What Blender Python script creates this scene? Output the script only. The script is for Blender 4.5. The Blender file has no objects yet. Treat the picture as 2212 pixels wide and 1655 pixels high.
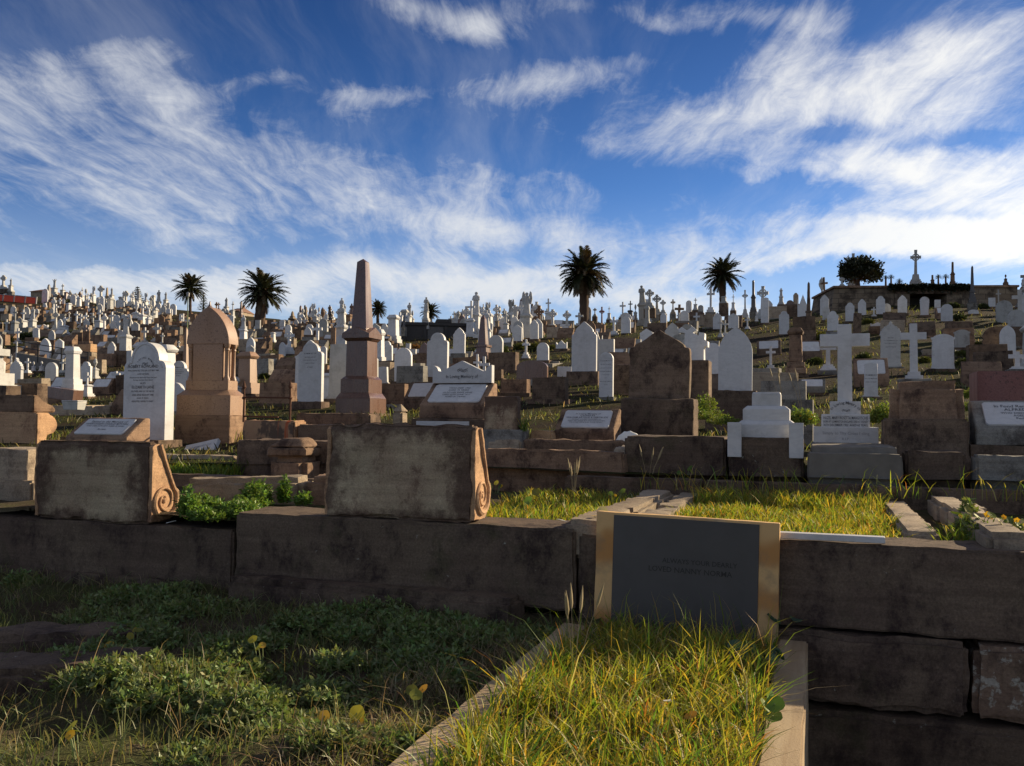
import bpy, bmesh, math, random
from mathutils import Vector, Matrix, noise
import numpy as np
R = math.radians
sc = bpy.context.scene
COL = sc.collection
rng = random.Random(7)

# ---------------------------------------------------------------- camera
CAMZ = 1.25
LENS = 31.18
PITCH, ROLL = R(2.17), 0.008
cam = bpy.data.objects.new('camera', bpy.data.cameras.new('camera'))
COL.objects.link(cam)
cam.data.lens = LENS; cam.data.sensor_width = 36
cam.data.clip_start = 0.05; cam.data.clip_end = 6000
CR = Matrix.Rotation(R(90) + PITCH, 3, 'X') @ Matrix.Rotation(ROLL, 3, 'Z')
cam.matrix_world = Matrix.Translation((0, 0, CAMZ)) @ CR.to_4x4()
sc.camera = cam
sc.render.resolution_x = 1024; sc.render.resolution_y = 766

# ---------------------------------------------------------------- light
SUN_AZ, SUN_EL = R(58), R(20)
sd = Vector((math.sin(SUN_AZ)*math.cos(SUN_EL), math.cos(SUN_AZ)*math.cos(SUN_EL), math.sin(SUN_EL)))
sun = bpy.data.objects.new('sun', bpy.data.lights.new('sun', 'SUN'))
COL.objects.link(sun)
sun.data.energy = 5.0; sun.data.angle = R(0.5); sun.data.color = (1.0, 0.80, 0.54)
sun.rotation_euler = sd.to_track_quat('Z', 'Y').to_euler()
sc.view_settings.view_transform = 'Standard'; sc.view_settings.look = 'None'
sc.view_settings.gamma = 1; sc.view_settings.exposure = 0.80
sc.cycles.max_bounces = 6; sc.cycles.transparent_max_bounces = 6

# node helper -----------------------------------------------------------
class NT:
    def __init__(s, tree):
        s.t = tree; tree.nodes.clear()
    def n(s, typ, **kw):
        nd = s.t.nodes.new(typ)
        for k, v in kw.items():
            if k == 'ins':
                for i, val in v.items():
                    if isinstance(val, bpy.types.NodeSocket): s.t.links.new(val, nd.inputs[i])
                    else: nd.inputs[i].default_value = val
            else: setattr(nd, k, v)
        return nd
    def math(s, op, a, b=None, c=None, clamp=False):
        nd = s.n('ShaderNodeMath', operation=op, use_clamp=clamp)
        for i, x in enumerate((a, b, c)):
            if x is None: continue
            if isinstance(x, bpy.types.NodeSocket): s.t.links.new(x, nd.inputs[i])
            else: nd.inputs[i].default_value = x
        return nd.outputs[0]
    def mix(s, f, a, b, blend='MIX'):
        nd = s.n('ShaderNodeMix', data_type='RGBA', blend_type=blend)
        for i, x in ((0, f), (6, a), (7, b)):
            if isinstance(x, bpy.types.NodeSocket): s.t.links.new(x, nd.inputs[i])
            else: nd.inputs[i].default_value = x if i == 0 else (tuple(x) + (1,))[:4]
        return nd.outputs[2]
    def noise(s, vec, scale, detail=4, rough=.55, dist=0):
        nd = s.n('ShaderNodeTexNoise', ins={'Vector': vec, 'Scale': scale, 'Detail': detail, 'Roughness': rough, 'Distortion': dist})
        return nd.outputs['Fac']
    def mapr(s, x, a, b, c=0, d=1, smooth=True):
        nd = s.n('ShaderNodeMapRange', interpolation_type='SMOOTHSTEP' if smooth else 'LINEAR',
                 ins={0: x, 1: a, 2: b, 3: c, 4: d})
        return nd.outputs[0]
    def mapping(s, vec, loc=(0, 0, 0), rot=(0, 0, 0), scale=(1, 1, 1), typ='POINT'):
        return s.n('ShaderNodeMapping', vector_type=typ, ins={0: vec, 1: loc, 2: rot, 3: scale}).outputs[0]

# ---------------------------------------------------------------- sky
K = 36/2212/LENS
w = bpy.data.worlds.new('World'); sc.world = w; w.use_nodes = True
g = NT(w.node_tree)
sky = g.n('ShaderNodeTexSky', sky_type='NISHITA', sun_disc=False, sun_elevation=SUN_EL, sun_rotation=SUN_AZ,
          air_density=1.0, dust_density=0.6, ozone_density=2.0, altitude=30)
tc = g.n('ShaderNodeTexCoord')
sep = g.n('ShaderNodeSeparateXYZ', ins={0: tc.outputs['Generated']})
X, Y, Z = sep.outputs
zc = g.math('ADD', g.math('MAXIMUM', Z, 0.0), 0.10)
plane = g.n('ShaderNodeCombineXYZ', ins={0: g.math('DIVIDE', X, zc), 1: g.math('DIVIDE', Y, zc)}).outputs[0]
yc = g.math('MAXIMUM', Y, 0.12)
tan = g.n('ShaderNodeCombineXYZ', ins={0: g.math('DIVIDE', X, yc), 1: g.math('DIVIDE', Z, yc)}).outputs[0]
warp = g.n('ShaderNodeTexNoise', ins={'Vector': plane, 'Scale': .55, 'Detail': 4})
wv = g.n('ShaderNodeVectorMath', operation='MULTIPLY_ADD', ins={0: warp.outputs['Color'], 1: (.65, .65, 0), 2: plane}).outputs[0]
n1 = g.noise(g.mapping(wv, rot=(0, 0, R(12)), scale=(1.5, .40, 1)), 1.2, 10, .62, .4)
n2 = g.noise(g.mapping(wv, loc=(3, 1, 0), rot=(0, 0, R(16)), scale=(3.6, .62, 1)), 1.7, 12, .66, .35)
n3 = g.noise(g.mapping(wv, loc=(7, 2, 0), rot=(0, 0, R(-25)), scale=(2.6, 1.5, 1)), 4.6, 9, .7, .8)
wisp = g.math('ADD', g.math('ADD', g.math('MULTIPLY', n1, .50), g.math('MULTIPLY', n2, .56)), g.math('MULTIPLY', n3, .26))
wisp = g.math('SUBTRACT', wisp, .15)
tw = g.n('ShaderNodeVectorMath', operation='MULTIPLY_ADD', ins={0: g.n('ShaderNodeTexNoise', ins={'Vector': tan, 'Scale': 3.5, 'Detail': 7, 'Roughness': .6}).outputs['Color'], 1: (.22, .14, 0), 2: tan}).outputs[0]
# broad banks of cirrus: centre direction, half-extent, tilt, strength
BANKS = [(1880,230,470,140,20,.15),(1450,290,440,80,19,.15),(2150,430,400,150,8,.26),(960,18,190,50,-6,.28),(1210,150,180,50,14,.18),
 (1690,90,190,70,42,.14),(150,400,560,120,-9,.10),(820,450,520,90,-8,.12),(110,190,330,80,22,.11),(500,200,150,30,10,.14),(800,205,130,32,4,.16),
 (500,620,900,46,0,.25),(1300,620,700,40,-4,.18),(2000,510,360,50,4,.22),(1500,18,200,36,-4,.16),(1950,370,260,40,12,.10),(1250,510,420,34,-5,.14),(2100,60,200,60,15,.12),(450,300,260,60,-14,.10),(1600,560,500,16,3,.12),
 (180,20,600,70,0,-.22),(620,110,240,50,0,-.14),(1080,335,300,36,-6,-.16),(1480,400,260,24,-4,-.20),(250,560,420,13,3,-.22),(1830,600,230,30,0,-.26),(1800,300,130,26,10,-.16),
 (1330,60,240,40,0,-.14),(1750,420,180,32,4,-.20),(930,130,200,40,0,-.10),(2060,290,170,24,12,-.16),(1950,455,200,14,6,-.12)]
cov = None
for (u, v, ru, rv, ang, wt) in BANKS:
    m = g.mapping(tw, loc=((u-1106)*K+.11, (900-v)*K+.07, 0), rot=(0, 0, R(ang)), scale=(ru*K, rv*K, 1), typ='TEXTURE')
    ln = g.n('ShaderNodeVectorMath', operation='LENGTH', ins={0: m}).outputs['Value']
    b = g.math('MULTIPLY', g.mapr(ln, 1.7, 0.0), wt)
    cov = b if cov is None else g.math('ADD', cov, b)
away = g.math('MAXIMUM', g.mapr(Y, .45, .05), g.mapr(Z, .55, .8))      # unseen brighter cloud overhead and behind, added to fill the shade
veil = g.math('MULTIPLY', g.mapr(g.math('ADD', n1, g.math('MULTIPLY', n2, .5)), .64, 1.0), .17)
dens = g.mapr(g.math('ADD', g.math('ADD', wisp, cov), g.math('MULTIPLY', away, .10)), .48, .90)
glow = g.mapr(g.n('ShaderNodeVectorMath', operation='DOT_PRODUCT', ins={0: tc.outputs['Generated'], 1: tuple(sd)}).outputs['Value'], .62, 1.0)
cl = g.mix(away, g.mix(glow, (6.2, 6.3, 6.4), (9.4, 9.1, 8.3)), (7.4, 7.0, 6.4))
haze = g.mapr(Z, .26, .04)
skyc = g.mix(1.0, sky.outputs[0], (.36, .60, 1.0), 'MULTIPLY')
skyc = g.mix(1.0, skyc, g.mix(g.mapr(Z, .04, .50), (1, 1, 1), (.36, .43, .50)), 'MULTIPLY')
skyc = g.mix(g.math('MULTIPLY', haze, .42), skyc, (6.2, 6.6, 6.9))
col = g.mix(g.math('MULTIPLY', g.math('MAXIMUM', dens, veil), .88), skyc, cl)
bg = g.n('ShaderNodeBackground', ins={0: col, 1: .076})
g.n('ShaderNodeOutputWorld', ins={0: bg.outputs[0]})

# ---------------------------------------------------------------- materials
def new_mat(name):
    m = bpy.data.materials.new(name); m.use_nodes = True
    return m, NT(m.node_tree)
def objvec(g, spread=40):
    t = g.n('ShaderNodeTexCoord'); oi = g.n('ShaderNodeObjectInfo')
    off = g.math('MULTIPLY', oi.outputs['Random'], spread)
    return g.n('ShaderNodeVectorMath', operation='ADD', ins={0: t.outputs['Object'], 1: off}).outputs[0], oi.outputs['Random']
def finish(g, col, rough=.85, bump=None, bs=.4, bd=.01, spec=.3, metal=0):
    p = g.n('ShaderNodeBsdfPrincipled', ins={'Base Color': col, 'Roughness': rough, 'Specular IOR Level': spec, 'Metallic': metal})
    if bump is not None:
        b = g.n('ShaderNodeBump', ins={'Height': bump, 'Strength': bs, 'Distance': bd})
        g.t.links.new(b.outputs[0], p.inputs['Normal'])
    g.n('ShaderNodeOutputMaterial', ins={0: p.outputs[0]})
MATS = {}
def sandstone(name, c1, c2, stain, amt=.5, lichen=.68, sc_=1.0, moss=0, edge=None):
    m, g = new_mat(name); v, rnd = objvec(g)
    a = g.noise(v, 2.2*sc_, 7, .6, .4); b = g.noise(g.mapping(v, scale=(1, 1, .72)), 4.6*sc_, 14, .76, .15)
    f = g.noise(v, 85*sc_, 5, .75); l = g.noise(v, 21*sc_, 9, .68, .2)
    col = g.mix(g.mapr(a, .3, .7), c1, c2)
    col = g.mix(g.mapr(b, .60-amt*.28, .74-amt*.16), col, stain)
    if edge:      # black growth creeping in from the rim of the slab, ragged
        gs = g.n('ShaderNodeSeparateXYZ', ins={0: g.n('ShaderNodeTexCoord').outputs['Generated']}).outputs; e_ = g.math('MAXIMUM', g.math('ABSOLUTE', g.math('SUBTRACT', gs[0], .5)), g.math('ABSOLUTE', g.math('SUBTRACT', gs[2], .47)))
        e_ = g.math('ADD', e_, g.math('MULTIPLY', g.math('SUBTRACT', g.noise(v, 5.5, 14, .75), .5), .75)); col = g.mix(g.math('MULTIPLY', g.mapr(e_, .26, .46), .85), col, edge)
    if moss: col = g.mix(g.math('MULTIPLY', g.mapr(g.noise(v, 3.1*sc_, 8, .7), .54, .66), moss), col, (.05, .055, .022))
    col = g.mix(g.math('MULTIPLY', g.mapr(l, lichen, lichen+.05), .75), col, (.36, .35, .29))
    col = g.mix(1.0, col, g.n('ShaderNodeMapRange', ins={0: f, 1: .25, 2: .75, 3: .58, 4: 1.34}).outputs[0], 'MULTIPLY')
    col = g.mix(1.0, col, g.mapr(rnd, 0, 1, .78, 1.15, False), 'MULTIPLY')
    bed = g.noise(g.mapping(v, rot=(.05, .07, 0), scale=(.7, .7, 13)), 2.0, 6, .6); col = g.mix(1.0, col, g.mapr(bed, .3, .7, .80, 1.16, False), 'MULTIPLY')
    h = g.math('ADD', g.math('ADD', g.math('MULTIPLY', bed, .5), g.math('MULTIPLY', f, .35)), g.math('ADD', b, g.math('MULTIPLY', l, .4)))
    finish(g, col, .93, h, .55, .012, .15)
    MATS[name] = m
sandstone('sandstone_brown', (.205, .13, .086), (.28, .188, .122), (.07, .044, .034), .50, .70)
sandstone('sandstone_dark', (.14, .097, .07), (.195, .14, .096), (.052, .036, .029), .55, .70, 1, .25)
sandstone('sandstone_block', (.46, .375, .245), (.34, .25, .165), (.16, .10, .07), .36, .705, 1.25, .15, (.085, .05, .038))
sandstone('sandstone_ochre', (.50, .33, .18), (.43, .26, .14), (.24, .14, .09), .35, .69)
sandstone('sandstone_pale', (.40, .33, .24), (.32, .25, .175), (.16, .12, .09), .42, .67)
sandstone('sandstone_warm', (.50, .32, .18), (.42, .255, .145), (.20, .115, .075), .38, .70)
sandstone('stone_grey', (.22, .21, .185), (.28, .265, .225), (.10, .09, .08), .5, .68)
sandstone('wall_mossy', (.118, .083, .062), (.158, .118, .082), (.048, .033, .028), .50, .655, .9, .4)
sandstone('wall_lichen', (.17, .115, .08), (.21, .15, .10), (.07, .045, .036), .45, .555, .62, .35)
def marble(name, c, vein, grime, rough=.5, gr=.55):
    m, g = new_mat(name); v, rnd = objvec(g)
    a = g.noise(g.mapping(v, rot=(0, R(35), 0), scale=(1, 1, 2.2)), 2.6, 8, .65, 1.6)
    vn = g.mapr(g.math('ABSOLUTE', g.math('SUBTRACT', a, .5)), .0, .07, 1, 0)
    s = g.noise(g.mapping(v, scale=(7, 7, .9)), 1.0, 6, .6)
    b = g.noise(v, 3.4, 9, .7)
    col = g.mix(g.math('MULTIPLY', vn, .26), c, vein)
    col = g.mix(g.math('MULTIPLY', g.mapr(s, .5, .8), gr*.6), col, grime)
    col = g.mix(g.math('MULTIPLY', g.mapr(b, .47, .72), gr), col, grime)
    col = g.mix(g.math('MULTIPLY', g.mapr(g.noise(v, 13, 8, .75), .58, .72), gr*.7), col, tuple(x*.75 for x in grime))
    col = g.mix(1.0, col, g.mapr(rnd, 0, 1, .84, 1.06, False), 'MULTIPLY')
    finish(g, col, rough, g.noise(v, 60, 4, .6), .12, .004, .35)
    MATS[name] = m
marble('marble', (.60, .60, .585), (.40, .41, .42), (.40, .39, .36), .5, .62)
marble('marble_aged', (.50, .495, .46), (.33, .34, .34), (.28, .27, .24), .6, .75)
marble('marble_grey', (.36, .36, .33), (.28, .28, .28), (.17, .165, .145), .7, .8)
def granite(name, c1, c2, c3, rough):
    m, g = new_mat(name); v, rnd = objvec(g)
    a = g.noise(v, 90, 3, .6); b = g.noise(v, 38, 3, .6); s = g.noise(g.mapping(v, scale=(3, 3, .6)), 1.6, 6)
    col = g.mix(g.mapr(a, .38, .62), c1, c2)
    col = g.mix(g.mapr(b, .58, .66), col, c3)
    col = g.mix(g.math('MULTIPLY', g.mapr(s, .5, .75), .25), col, tuple(x*.5 for x in c1))
    finish(g, col, g.mapr(s, .3, .7, rough*.8, rough*1.3, False), a, .05, .002, .5)
    MATS[name] = m
granite('granite_red', (.115, .06, .042), (.165, .094, .066), (.065, .033, .024), .27)
granite('granite_pink', (.25, .15, .088), (.31, .195, .122), (.16, .092, .058), .45)
granite('granite_dark', (.055, .05, .048), (.09, .08, .075), (.03, .03, .03), .4)
granite('granite_maroon', (.15, .055, .045), (.20, .08, .065), (.09, .035, .03), .45)
def plain(name, c, rough=.8, var=.25, scale=12, spec=.3, metal=0):
    m, g = new_mat(name); v, rnd = objvec(g)
    a = g.noise(v, scale, 6, .6)
    col = g.mix(a, tuple(x*(1-var) for x in c), tuple(min(1, x*(1+var)) for x in c))
    finish(g, col, rough, a, .2, .01, spec, metal)
    MATS[name] = m
plain('iron_rusty', (.10, .045, .025), .85, .5, 40)
plain('iron_black', (.025, .025, .025), .6)
plain('lead_letter', (.10, .10, .105), .7)
plain('letter_dark', (.045, .043, .042), .7)
plain('letter_faint', (.30, .30, .31), .8)
plain('slate', (.075, .068, .062), .5, .3, 4, .4)
plain('slate_letter', (.04, .036, .033), .6)
plain('concrete', (.17, .155, .13), .9, .45, 7)
plain('vault_dark', (.055, .052, .05), .85, .35, 5)
plain('red_sheet', (.85, .10, .05), .7, .3, 6)
plain('roof_brown', (.17, .09, .06), .8)
plain('bark', (.085, .055, .038), .95, .5, 14)
plain('steel', (.30, .30, .30), .5)
plain('petal', (.80, .55, .03), .6, .15)
plain('petal_white', (.8, .78, .7), .6, .1)
plain('pole_green', (.20, .24, .10), .6)
# banded sandstone of the newest grave
m, g = new_mat('sandstone_banded'); v, rnd = objvec(g)
wv_ = g.n('ShaderNodeTexWave', wave_type='BANDS', bands_direction='Z', ins={0: g.mapping(v, rot=(0, R(14), 0)), 'Scale': .95, 'Distortion': 7.0, 'Detail': 4, 'Detail Scale': 1.1, 'Detail Roughness': .6}).outputs['Fac']
c_ = g.mix(g.mapr(wv_, .1, .95), (.68, .43, .19), (.50, .25, .085))
c_ = g.mix(g.math('MULTIPLY', g.mapr(g.noise(g.mapping(v, scale=(1, 1, 5)), 2.2, 5), .62, .72), .6), c_, (.54, .47, .36))
c_ = g.mix(g.math('MULTIPLY', g.mapr(g.noise(v, 5, 8, .65), .5, .7), .55), c_, (.25, .19, .12))
finish(g, c_, .85, g.noise(v, 130, 4, .7), .25, .004, .2); MATS['sandstone_banded'] = m
m, g = new_mat('sandstone_kerb'); v, rnd = objvec(g)
c_ = g.mix(g.mapr(g.noise(g.mapping(v, scale=(9, .7, 6)), 1.6, 7, .6, .6), .3, .72), (.43, .34, .22), (.33, .24, .145))
c_ = g.mix(g.math('MULTIPLY', g.mapr(g.noise(v, 7, 10, .7), .55, .7), .6), c_, (.17, .13, .09))
finish(g, c_, .88, g.noise(v, 90, 5, .7), .35, .006, .2); MATS['sandstone_kerb'] = m
# rust-streaked kerb
m, g = new_mat('sandstone_rusted'); v, rnd = objvec(g)
c_ = g.mix(g.mapr(g.noise(v, 3, 8, .6), .3, .7), (.42, .27, .15), (.34, .20, .12))
c_ = g.mix(g.mapr(g.noise(g.mapping(v, scale=(1, 1, .6)), 5, 9, .65), .5, .6), c_, (.13, .09, .065))
c_ = g.mix(g.mapr(g.noise(g.mapping(v, scale=(4.2, 1, .35)), 1.7, 3, .5), .60, .66), c_, (.42, .09, .035))
finish(g, c_, .9, g.noise(v, 60, 5, .7), .5, .01, .15); MATS['sandstone_rusted'] = m
# coursed masonry of the hill-top vault
m, g = new_mat('masonry'); v, rnd = objvec(g)
bk = g.n('ShaderNodeTexBrick', offset=.5, ins={0: g.mapping(v, rot=(R(90), 0, 0)), 1: (.25, .20, .14, 1), 2: (.18, .14, .10, 1), 3: (.07, .055, .045, 1), 'Scale': 1.0, 'Mortar Size': .012, 'Brick Width': .75, 'Row Height': .3})
c_ = g.mix(g.mapr(g.noise(v, 1.6, 8, .65), .45, .65), bk.outputs[0], (.07, .055, .042))
finish(g, c_, .95, g.math('SUBTRACT', g.noise(v, 20, 5), bk.outputs['Fac']), .5, .02, .1); MATS['masonry'] = m
# leaves and blades: thin, let light through; the hue of each blade comes from its own 'tint'
def leafmat(name, trans=.45, gloss=.12, tc_=(1.15, 1.1, .55)):
    m, g = new_mat(name)
    a = g.n('ShaderNodeAttribute', attribute_name='tint')
    d = g.n('ShaderNodeBsdfDiffuse', ins={0: a.outputs[0]})
    t = g.n('ShaderNodeBsdfTranslucent', ins={0: g.mix(1.0, a.outputs[0], tc_, 'MULTIPLY')})
    gl = g.n('ShaderNodeBsdfGlossy', ins={0: (.5, .5, .45, 1), 'Roughness': .45})
    x = g.n('ShaderNodeMixShader', ins={0: trans, 1: d.outputs[0], 2: t.outputs[0]})
    y = g.n('ShaderNodeMixShader', ins={0: gloss*.4, 1: x.outputs[0], 2: gl.outputs[0]})
    g.n('ShaderNodeOutputMaterial', ins={0: y.outputs[0]}); MATS[name] = m
leafmat('blade', .5); leafmat('leaf', .35); leafmat('palm_leaf', .12, .2)
# ground
def ground_mat(name, soil, green, dry, s=1.0):
    m, g = new_mat(name); t = g.n('ShaderNodeTexCoord').outputs['Object']
    a = g.noise(t, .35*s, 8, .65); b = g.noise(t, 2.1*s, 8, .7); f = g.noise(t, 22*s, 5, .7)
    col = g.mix(g.mapr(a, .42, .58), soil, green)
    col = g.mix(g.mapr(b, .5, .68), col, dry)
    col = g.mix(1.0, col, g.mapr(f, .2, .8, .5, 1.35, False), 'MULTIPLY')
    finish(g, col, 1.0, g.math('ADD', f, b), .9, .05, .05); MATS[name] = m
ground_mat('hill_turf', (.034, .025, .017), (.042, .046, .016), (.066, .05, .027))
ground_mat('soil', (.11, .085, .055), (.11, .12, .05), (.17, .135, .09), 3)
m, g = new_mat('path_paving'); t = g.n('ShaderNodeTexCoord').outputs['Object']
finish(g, g.mix(g.noise(t, 3, 8), (.28, .26, .22), (.36, .34, .29)), .9, g.noise(t, 30, 5), .4, .01, .2); MATS['path_paving'] = m
# ---------------------------------------------------------------- picture <-> place
def ray(u, v):
    return CR @ Vector(((u-1106)*K, (827.5-v)*K, -1))
def P(u, v, d):
    r = ray(u, v); r = r*(d/r.y); return Vector((r.x, r.y, r.z + CAMZ))
def uv(p):
    q = CR.transposed() @ (Vector(p) - Vector((0, 0, CAMZ)))
    return 1106 + q.x/-q.z/K, 827.5 - q.y/-q.z/K
PHI = R(19); CP, SP = math.cos(PHI), math.sin(PHI)
OX, OY = .352, 5.0                       # front-wall corner: origin of the graves' own axes (a along the walls, b away)
def F(a, b, z=0): return Vector((OX + a*CP + b*SP, OY - a*SP + b*CP, z))
def ab(p):
    x, y = p[0]-OX, p[1]-OY; return x*CP - y*SP, x*SP + y*CP
def hit_b(u, v, b):                      # where a sight line meets the vertical plane b = const -> (a, z)
    r = ray(u, v); o = ab((0, 0)); q = ab((r.x, r.y)); q = (q[0]-o[0], q[1]-o[1])
    t = (b - o[1])/q[1]; return o[0] + q[0]*t, CAMZ + r.z*t
def hit_z(u, v, z):
    r = ray(u, v); t = (z-CAMZ)/r.z; return ab((r.x*t, r.y*t))
KD = [7.8, 9.5, 12, 15, 18, 22, 27, 33, 40, 50, 65, 85, 110, 150]
TU = [0, 300, 600, 900, 1100, 1300, 1500, 1700, 1900, 2212]
TV = [[1030,1000,970,930,905,880,862,842,815,780,740,700,665,635],
 [1022,1000,970,930,905,880,858,835,808,775,740,705,680,662],
 [1015,995,965,930,903,878,853,828,800,768,738,712,697,690],
 [1012,990,962,930,900,870,842,815,785,755,730,714,706,704],
 [1015,990,965,930,898,862,830,800,770,742,720,706,700,704],
 [1020,992,962,925,892,850,815,785,755,728,706,698,706,712],
 [1025,995,965,925,890,845,805,770,738,708,692,698,706,712],
 [1030,1000,965,925,885,840,795,755,718,688,681,690,700,708],
 [1035,1003,968,925,880,832,785,740,700,664,658,672,690,700],
 [1040,1010,970,925,878,828,780,732,692,662,652,668,690,700]]
RS = [150, 150, 150, 115, 105, 85, 65, 60, 60, 62]
def lerp(x, xs, ys):
    if x <= xs[0]: return ys[0]
    for i in range(1, len(xs)):
        if x <= xs[i]:
            t = (x-xs[i-1])/(xs[i]-xs[i-1]); return ys[i-1] + (ys[i]-ys[i-1])*t
    return ys[-1]
def vg(u, d):
    u = max(0, min(2212, u)); return lerp(u, TU, [lerp(math.log(d), [math.log(k) for k in KD], r) for r in TV])
def depth(u, v):
    lo, hi = 7.8, lerp(u, TU, RS)
    for _ in range(30):
        mid = (lo*hi)**.5
        if vg(u, mid) > v: lo = mid
        else: hi = mid
    return lo
def ground_at(x, y):
    u = 1106 + (x/y)/K; return P(u, vg(u, y), y).z

# ---------------------------------------------------------------- mesh builder
class MB:
    def __init__(s): s.v = []; s.f = []; s.m = []; s.mi = 0
    def add(s, vs, fs):
        o = len(s.v); s.v += [tuple(p) for p in vs]; s.f += [tuple(i+o for i in f) for f in fs]; s.m += [s.mi]*len(fs); return s
    def fr(s, x0, x1, y0, y1, z0, X0, X1, Y0, Y1, z1):
        return s.add([(x0,y0,z0),(x1,y0,z0),(x1,y1,z0),(x0,y1,z0),(X0,Y0,z1),(X1,Y0,z1),(X1,Y1,z1),(X0,Y1,z1)],
              [(3,2,1,0),(4,5,6,7),(0,1,5,4),(1,2,6,5),(2,3,7,6),(3,0,4,7)])
    def box(s, x0, x1, y0, y1, z0, z1): return s.fr(x0,x1,y0,y1,z0,x0,x1,y0,y1,z1)
    def cb(s, w, d, z0, z1, w1=None, d1=None, x=0, y=0):      # centred (tapered) block
        w1 = w if w1 is None else w1; d1 = d if d1 is None else d1
        return s.fr(x-w/2, x+w/2, y-d/2, y+d/2, z0, x-w1/2, x+w1/2, y-d1/2, y+d1/2, z1)
    def prism(s, out, y0, y1):                                  # outline (x, z) anticlockwise from the front
        n = len(out)
        return s.add([(x, y0, z) for x, z in out] + [(x, y1, z) for x, z in out],
              [tuple(range(n)), tuple(range(2*n-1, n-1, -1))] + [(i, i+n, (i+1) % n+n, (i+1) % n) for i in range(n)])
    def xprism(s, out, x0, x1):                                 # outline (y, z) anticlockwise seen from +x
        n = len(out)
        return s.add([(x1, y, z) for y, z in out] + [(x0, y, z) for y, z in out],
              [tuple(range(n)), tuple(range(2*n-1, n-1, -1))] + [(i, i+n, (i+1) % n+n, (i+1) % n) for i in range(n)])
    def lathe(s, prof, n=14, x=0, y=0, ex=1, ey=1):
        vs = []; fs = []
        for r, z in prof: vs += [(x+ex*r*math.cos(6.2832*i/n), y+ey*r*math.sin(6.2832*i/n), z) for i in range(n)]
        for j in range(len(prof)-1):
            fs += [(j*n+i, j*n+(i+1) % n, (j+1)*n+(i+1) % n, (j+1)*n+i) for i in range(n)]
        fs += [tuple(range(n-1, -1, -1)), tuple(range(len(vs)-n, len(vs)))]
        return s.add(vs, fs)
    def tube(s, pts, r, n=6):
        vs = []; fs = []; k = len(pts); pts = [Vector(p) for p in pts]
        for i, p in enumerate(pts):
            t = (pts[min(i+1, k-1)] - pts[max(i-1, 0)]).normalized()
            a = t.orthogonal() if i == 0 else (a - t*a.dot(t)); a.normalize(); b = t.cross(a)
            rr = r[i] if isinstance(r, (list, tuple)) else r
            vs += [p + (a*math.cos(6.2832*j/n) + b*math.sin(6.2832*j/n))*rr for j in range(n)]
        for i in range(k-1):
            fs += [(i*n+j, i*n+(j+1) % n, (i+1)*n+(j+1) % n, (i+1)*n+j) for j in range(n)]
        fs += [tuple(range(n-1, -1, -1)), tuple(range((k-1)*n, k*n))]
        return s.add(vs, fs)
    def ring(s, cx, cz, r0, r1, y0, y1, n=20):
        c = [(math.cos(6.2832*i/n), math.sin(6.2832*i/n)) for i in range(n)]
        vs = [(cx+r*a, y, cz+r*b) for y in (y0, y1) for r in (r0, r1) for a, b in c]; fs = []
        for i in range(n):
            j = (i+1) % n
            fs += [(i, n+i, n+j, j)[::-1], (2*n+i, 2*n+j, 3*n+j, 3*n+i)[::-1], (n+i, 3*n+i, 3*n+j, n+j)[::-1], (i, j, 2*n+j, 2*n+i)[::-1]]
        return s.add(vs, fs)
    def xf(s, M, start=0):
        s.v[start:] = [tuple(M @ Vector(p)) for p in s.v[start:]]; return s
    def mesh(s, name, mats, bevel=0, rough=0, res=.06, round_=None, angle=35, seed=0, seg=1):
        me = bpy.data.meshes.new(name); me.from_pydata(s.v, [], s.f)
        for mt in ([mats] if isinstance(mats, str) else mats): me.materials.append(MATS[mt])
        if any(s.m): me.polygons.foreach_set('material_index', s.m)
        if bevel or rough:
            bm = bmesh.new(); bm.from_mesh(me)
            bmesh.ops.recalc_face_normals(bm, faces=bm.faces)
            if bevel:
                ed = [e for e in bm.edges if len(e.link_faces) == 2 and e.calc_face_angle(0) > .5]
                bmesh.ops.bevel(bm, geom=ed, offset=bevel, segments=seg, affect='EDGES', clamp_overlap=True)
            if rough:
                bmesh.ops.triangulate(bm, faces=[f for f in bm.faces if len(f.verts) > 4])
                for _ in range(7):
                    ed = [e for e in bm.edges if e.calc_length() > res]
                    if not ed or len(bm.faces) > 30000: break
                    bmesh.ops.subdivide_edges(bm, edges=ed, cuts=1, use_grid_fill=True)
                bmesh.ops.triangulate(bm, faces=[f for f in bm.faces if len(f.verts) > 4])
                bm.normal_update(); o = Vector((seed*3.7, seed*1.3, seed*2.1)); mv = []
                for vt in bm.verts:
                    p = vt.co + o
                    nz = noise.fractal(p*5, 1.0, 2.0, 4)*.75 + noise.noise(p*22)*.25
                    sharp = 1 + 1.6*min(1, sum((1 for e in vt.link_edges if len(e.link_faces) == 2 and e.calc_face_angle(0) > .3))/2)
                    mv.append(vt.normal*(nz-.25)*rough*sharp)
                for vt, d in zip(bm.verts, mv): vt.co += d
            bm.to_mesh(me); bm.free()
        me.polygons.foreach_set('use_smooth', [True]*len(me.polygons)); me.set_sharp_from_angle(angle=R(angle))
        return me
def link(name, me, parent=None, loc=None, rz=0):
    o = bpy.data.objects.new(name, me); COL.objects.link(o)
    if parent: o.parent = parent
    if loc is not None: o.location = loc
    if rz: o.rotation_euler = (0, 0, rz)
    return o
def tag(o, label=None, cat=None, group=None, kind=None):
    if label: o['label'] = label
    if cat: o['category'] = cat
    if group: o['group'] = group
    if kind: o['kind'] = kind
    return o
def thing(name, label, cat, loc, rz=-PHI, group=None, tilt=0, tiltx=0):
    o = link(name, None, loc=loc); o.rotation_euler = (tiltx, tilt, rz)
    return tag(o, label, cat, group, 'thing')
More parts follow.
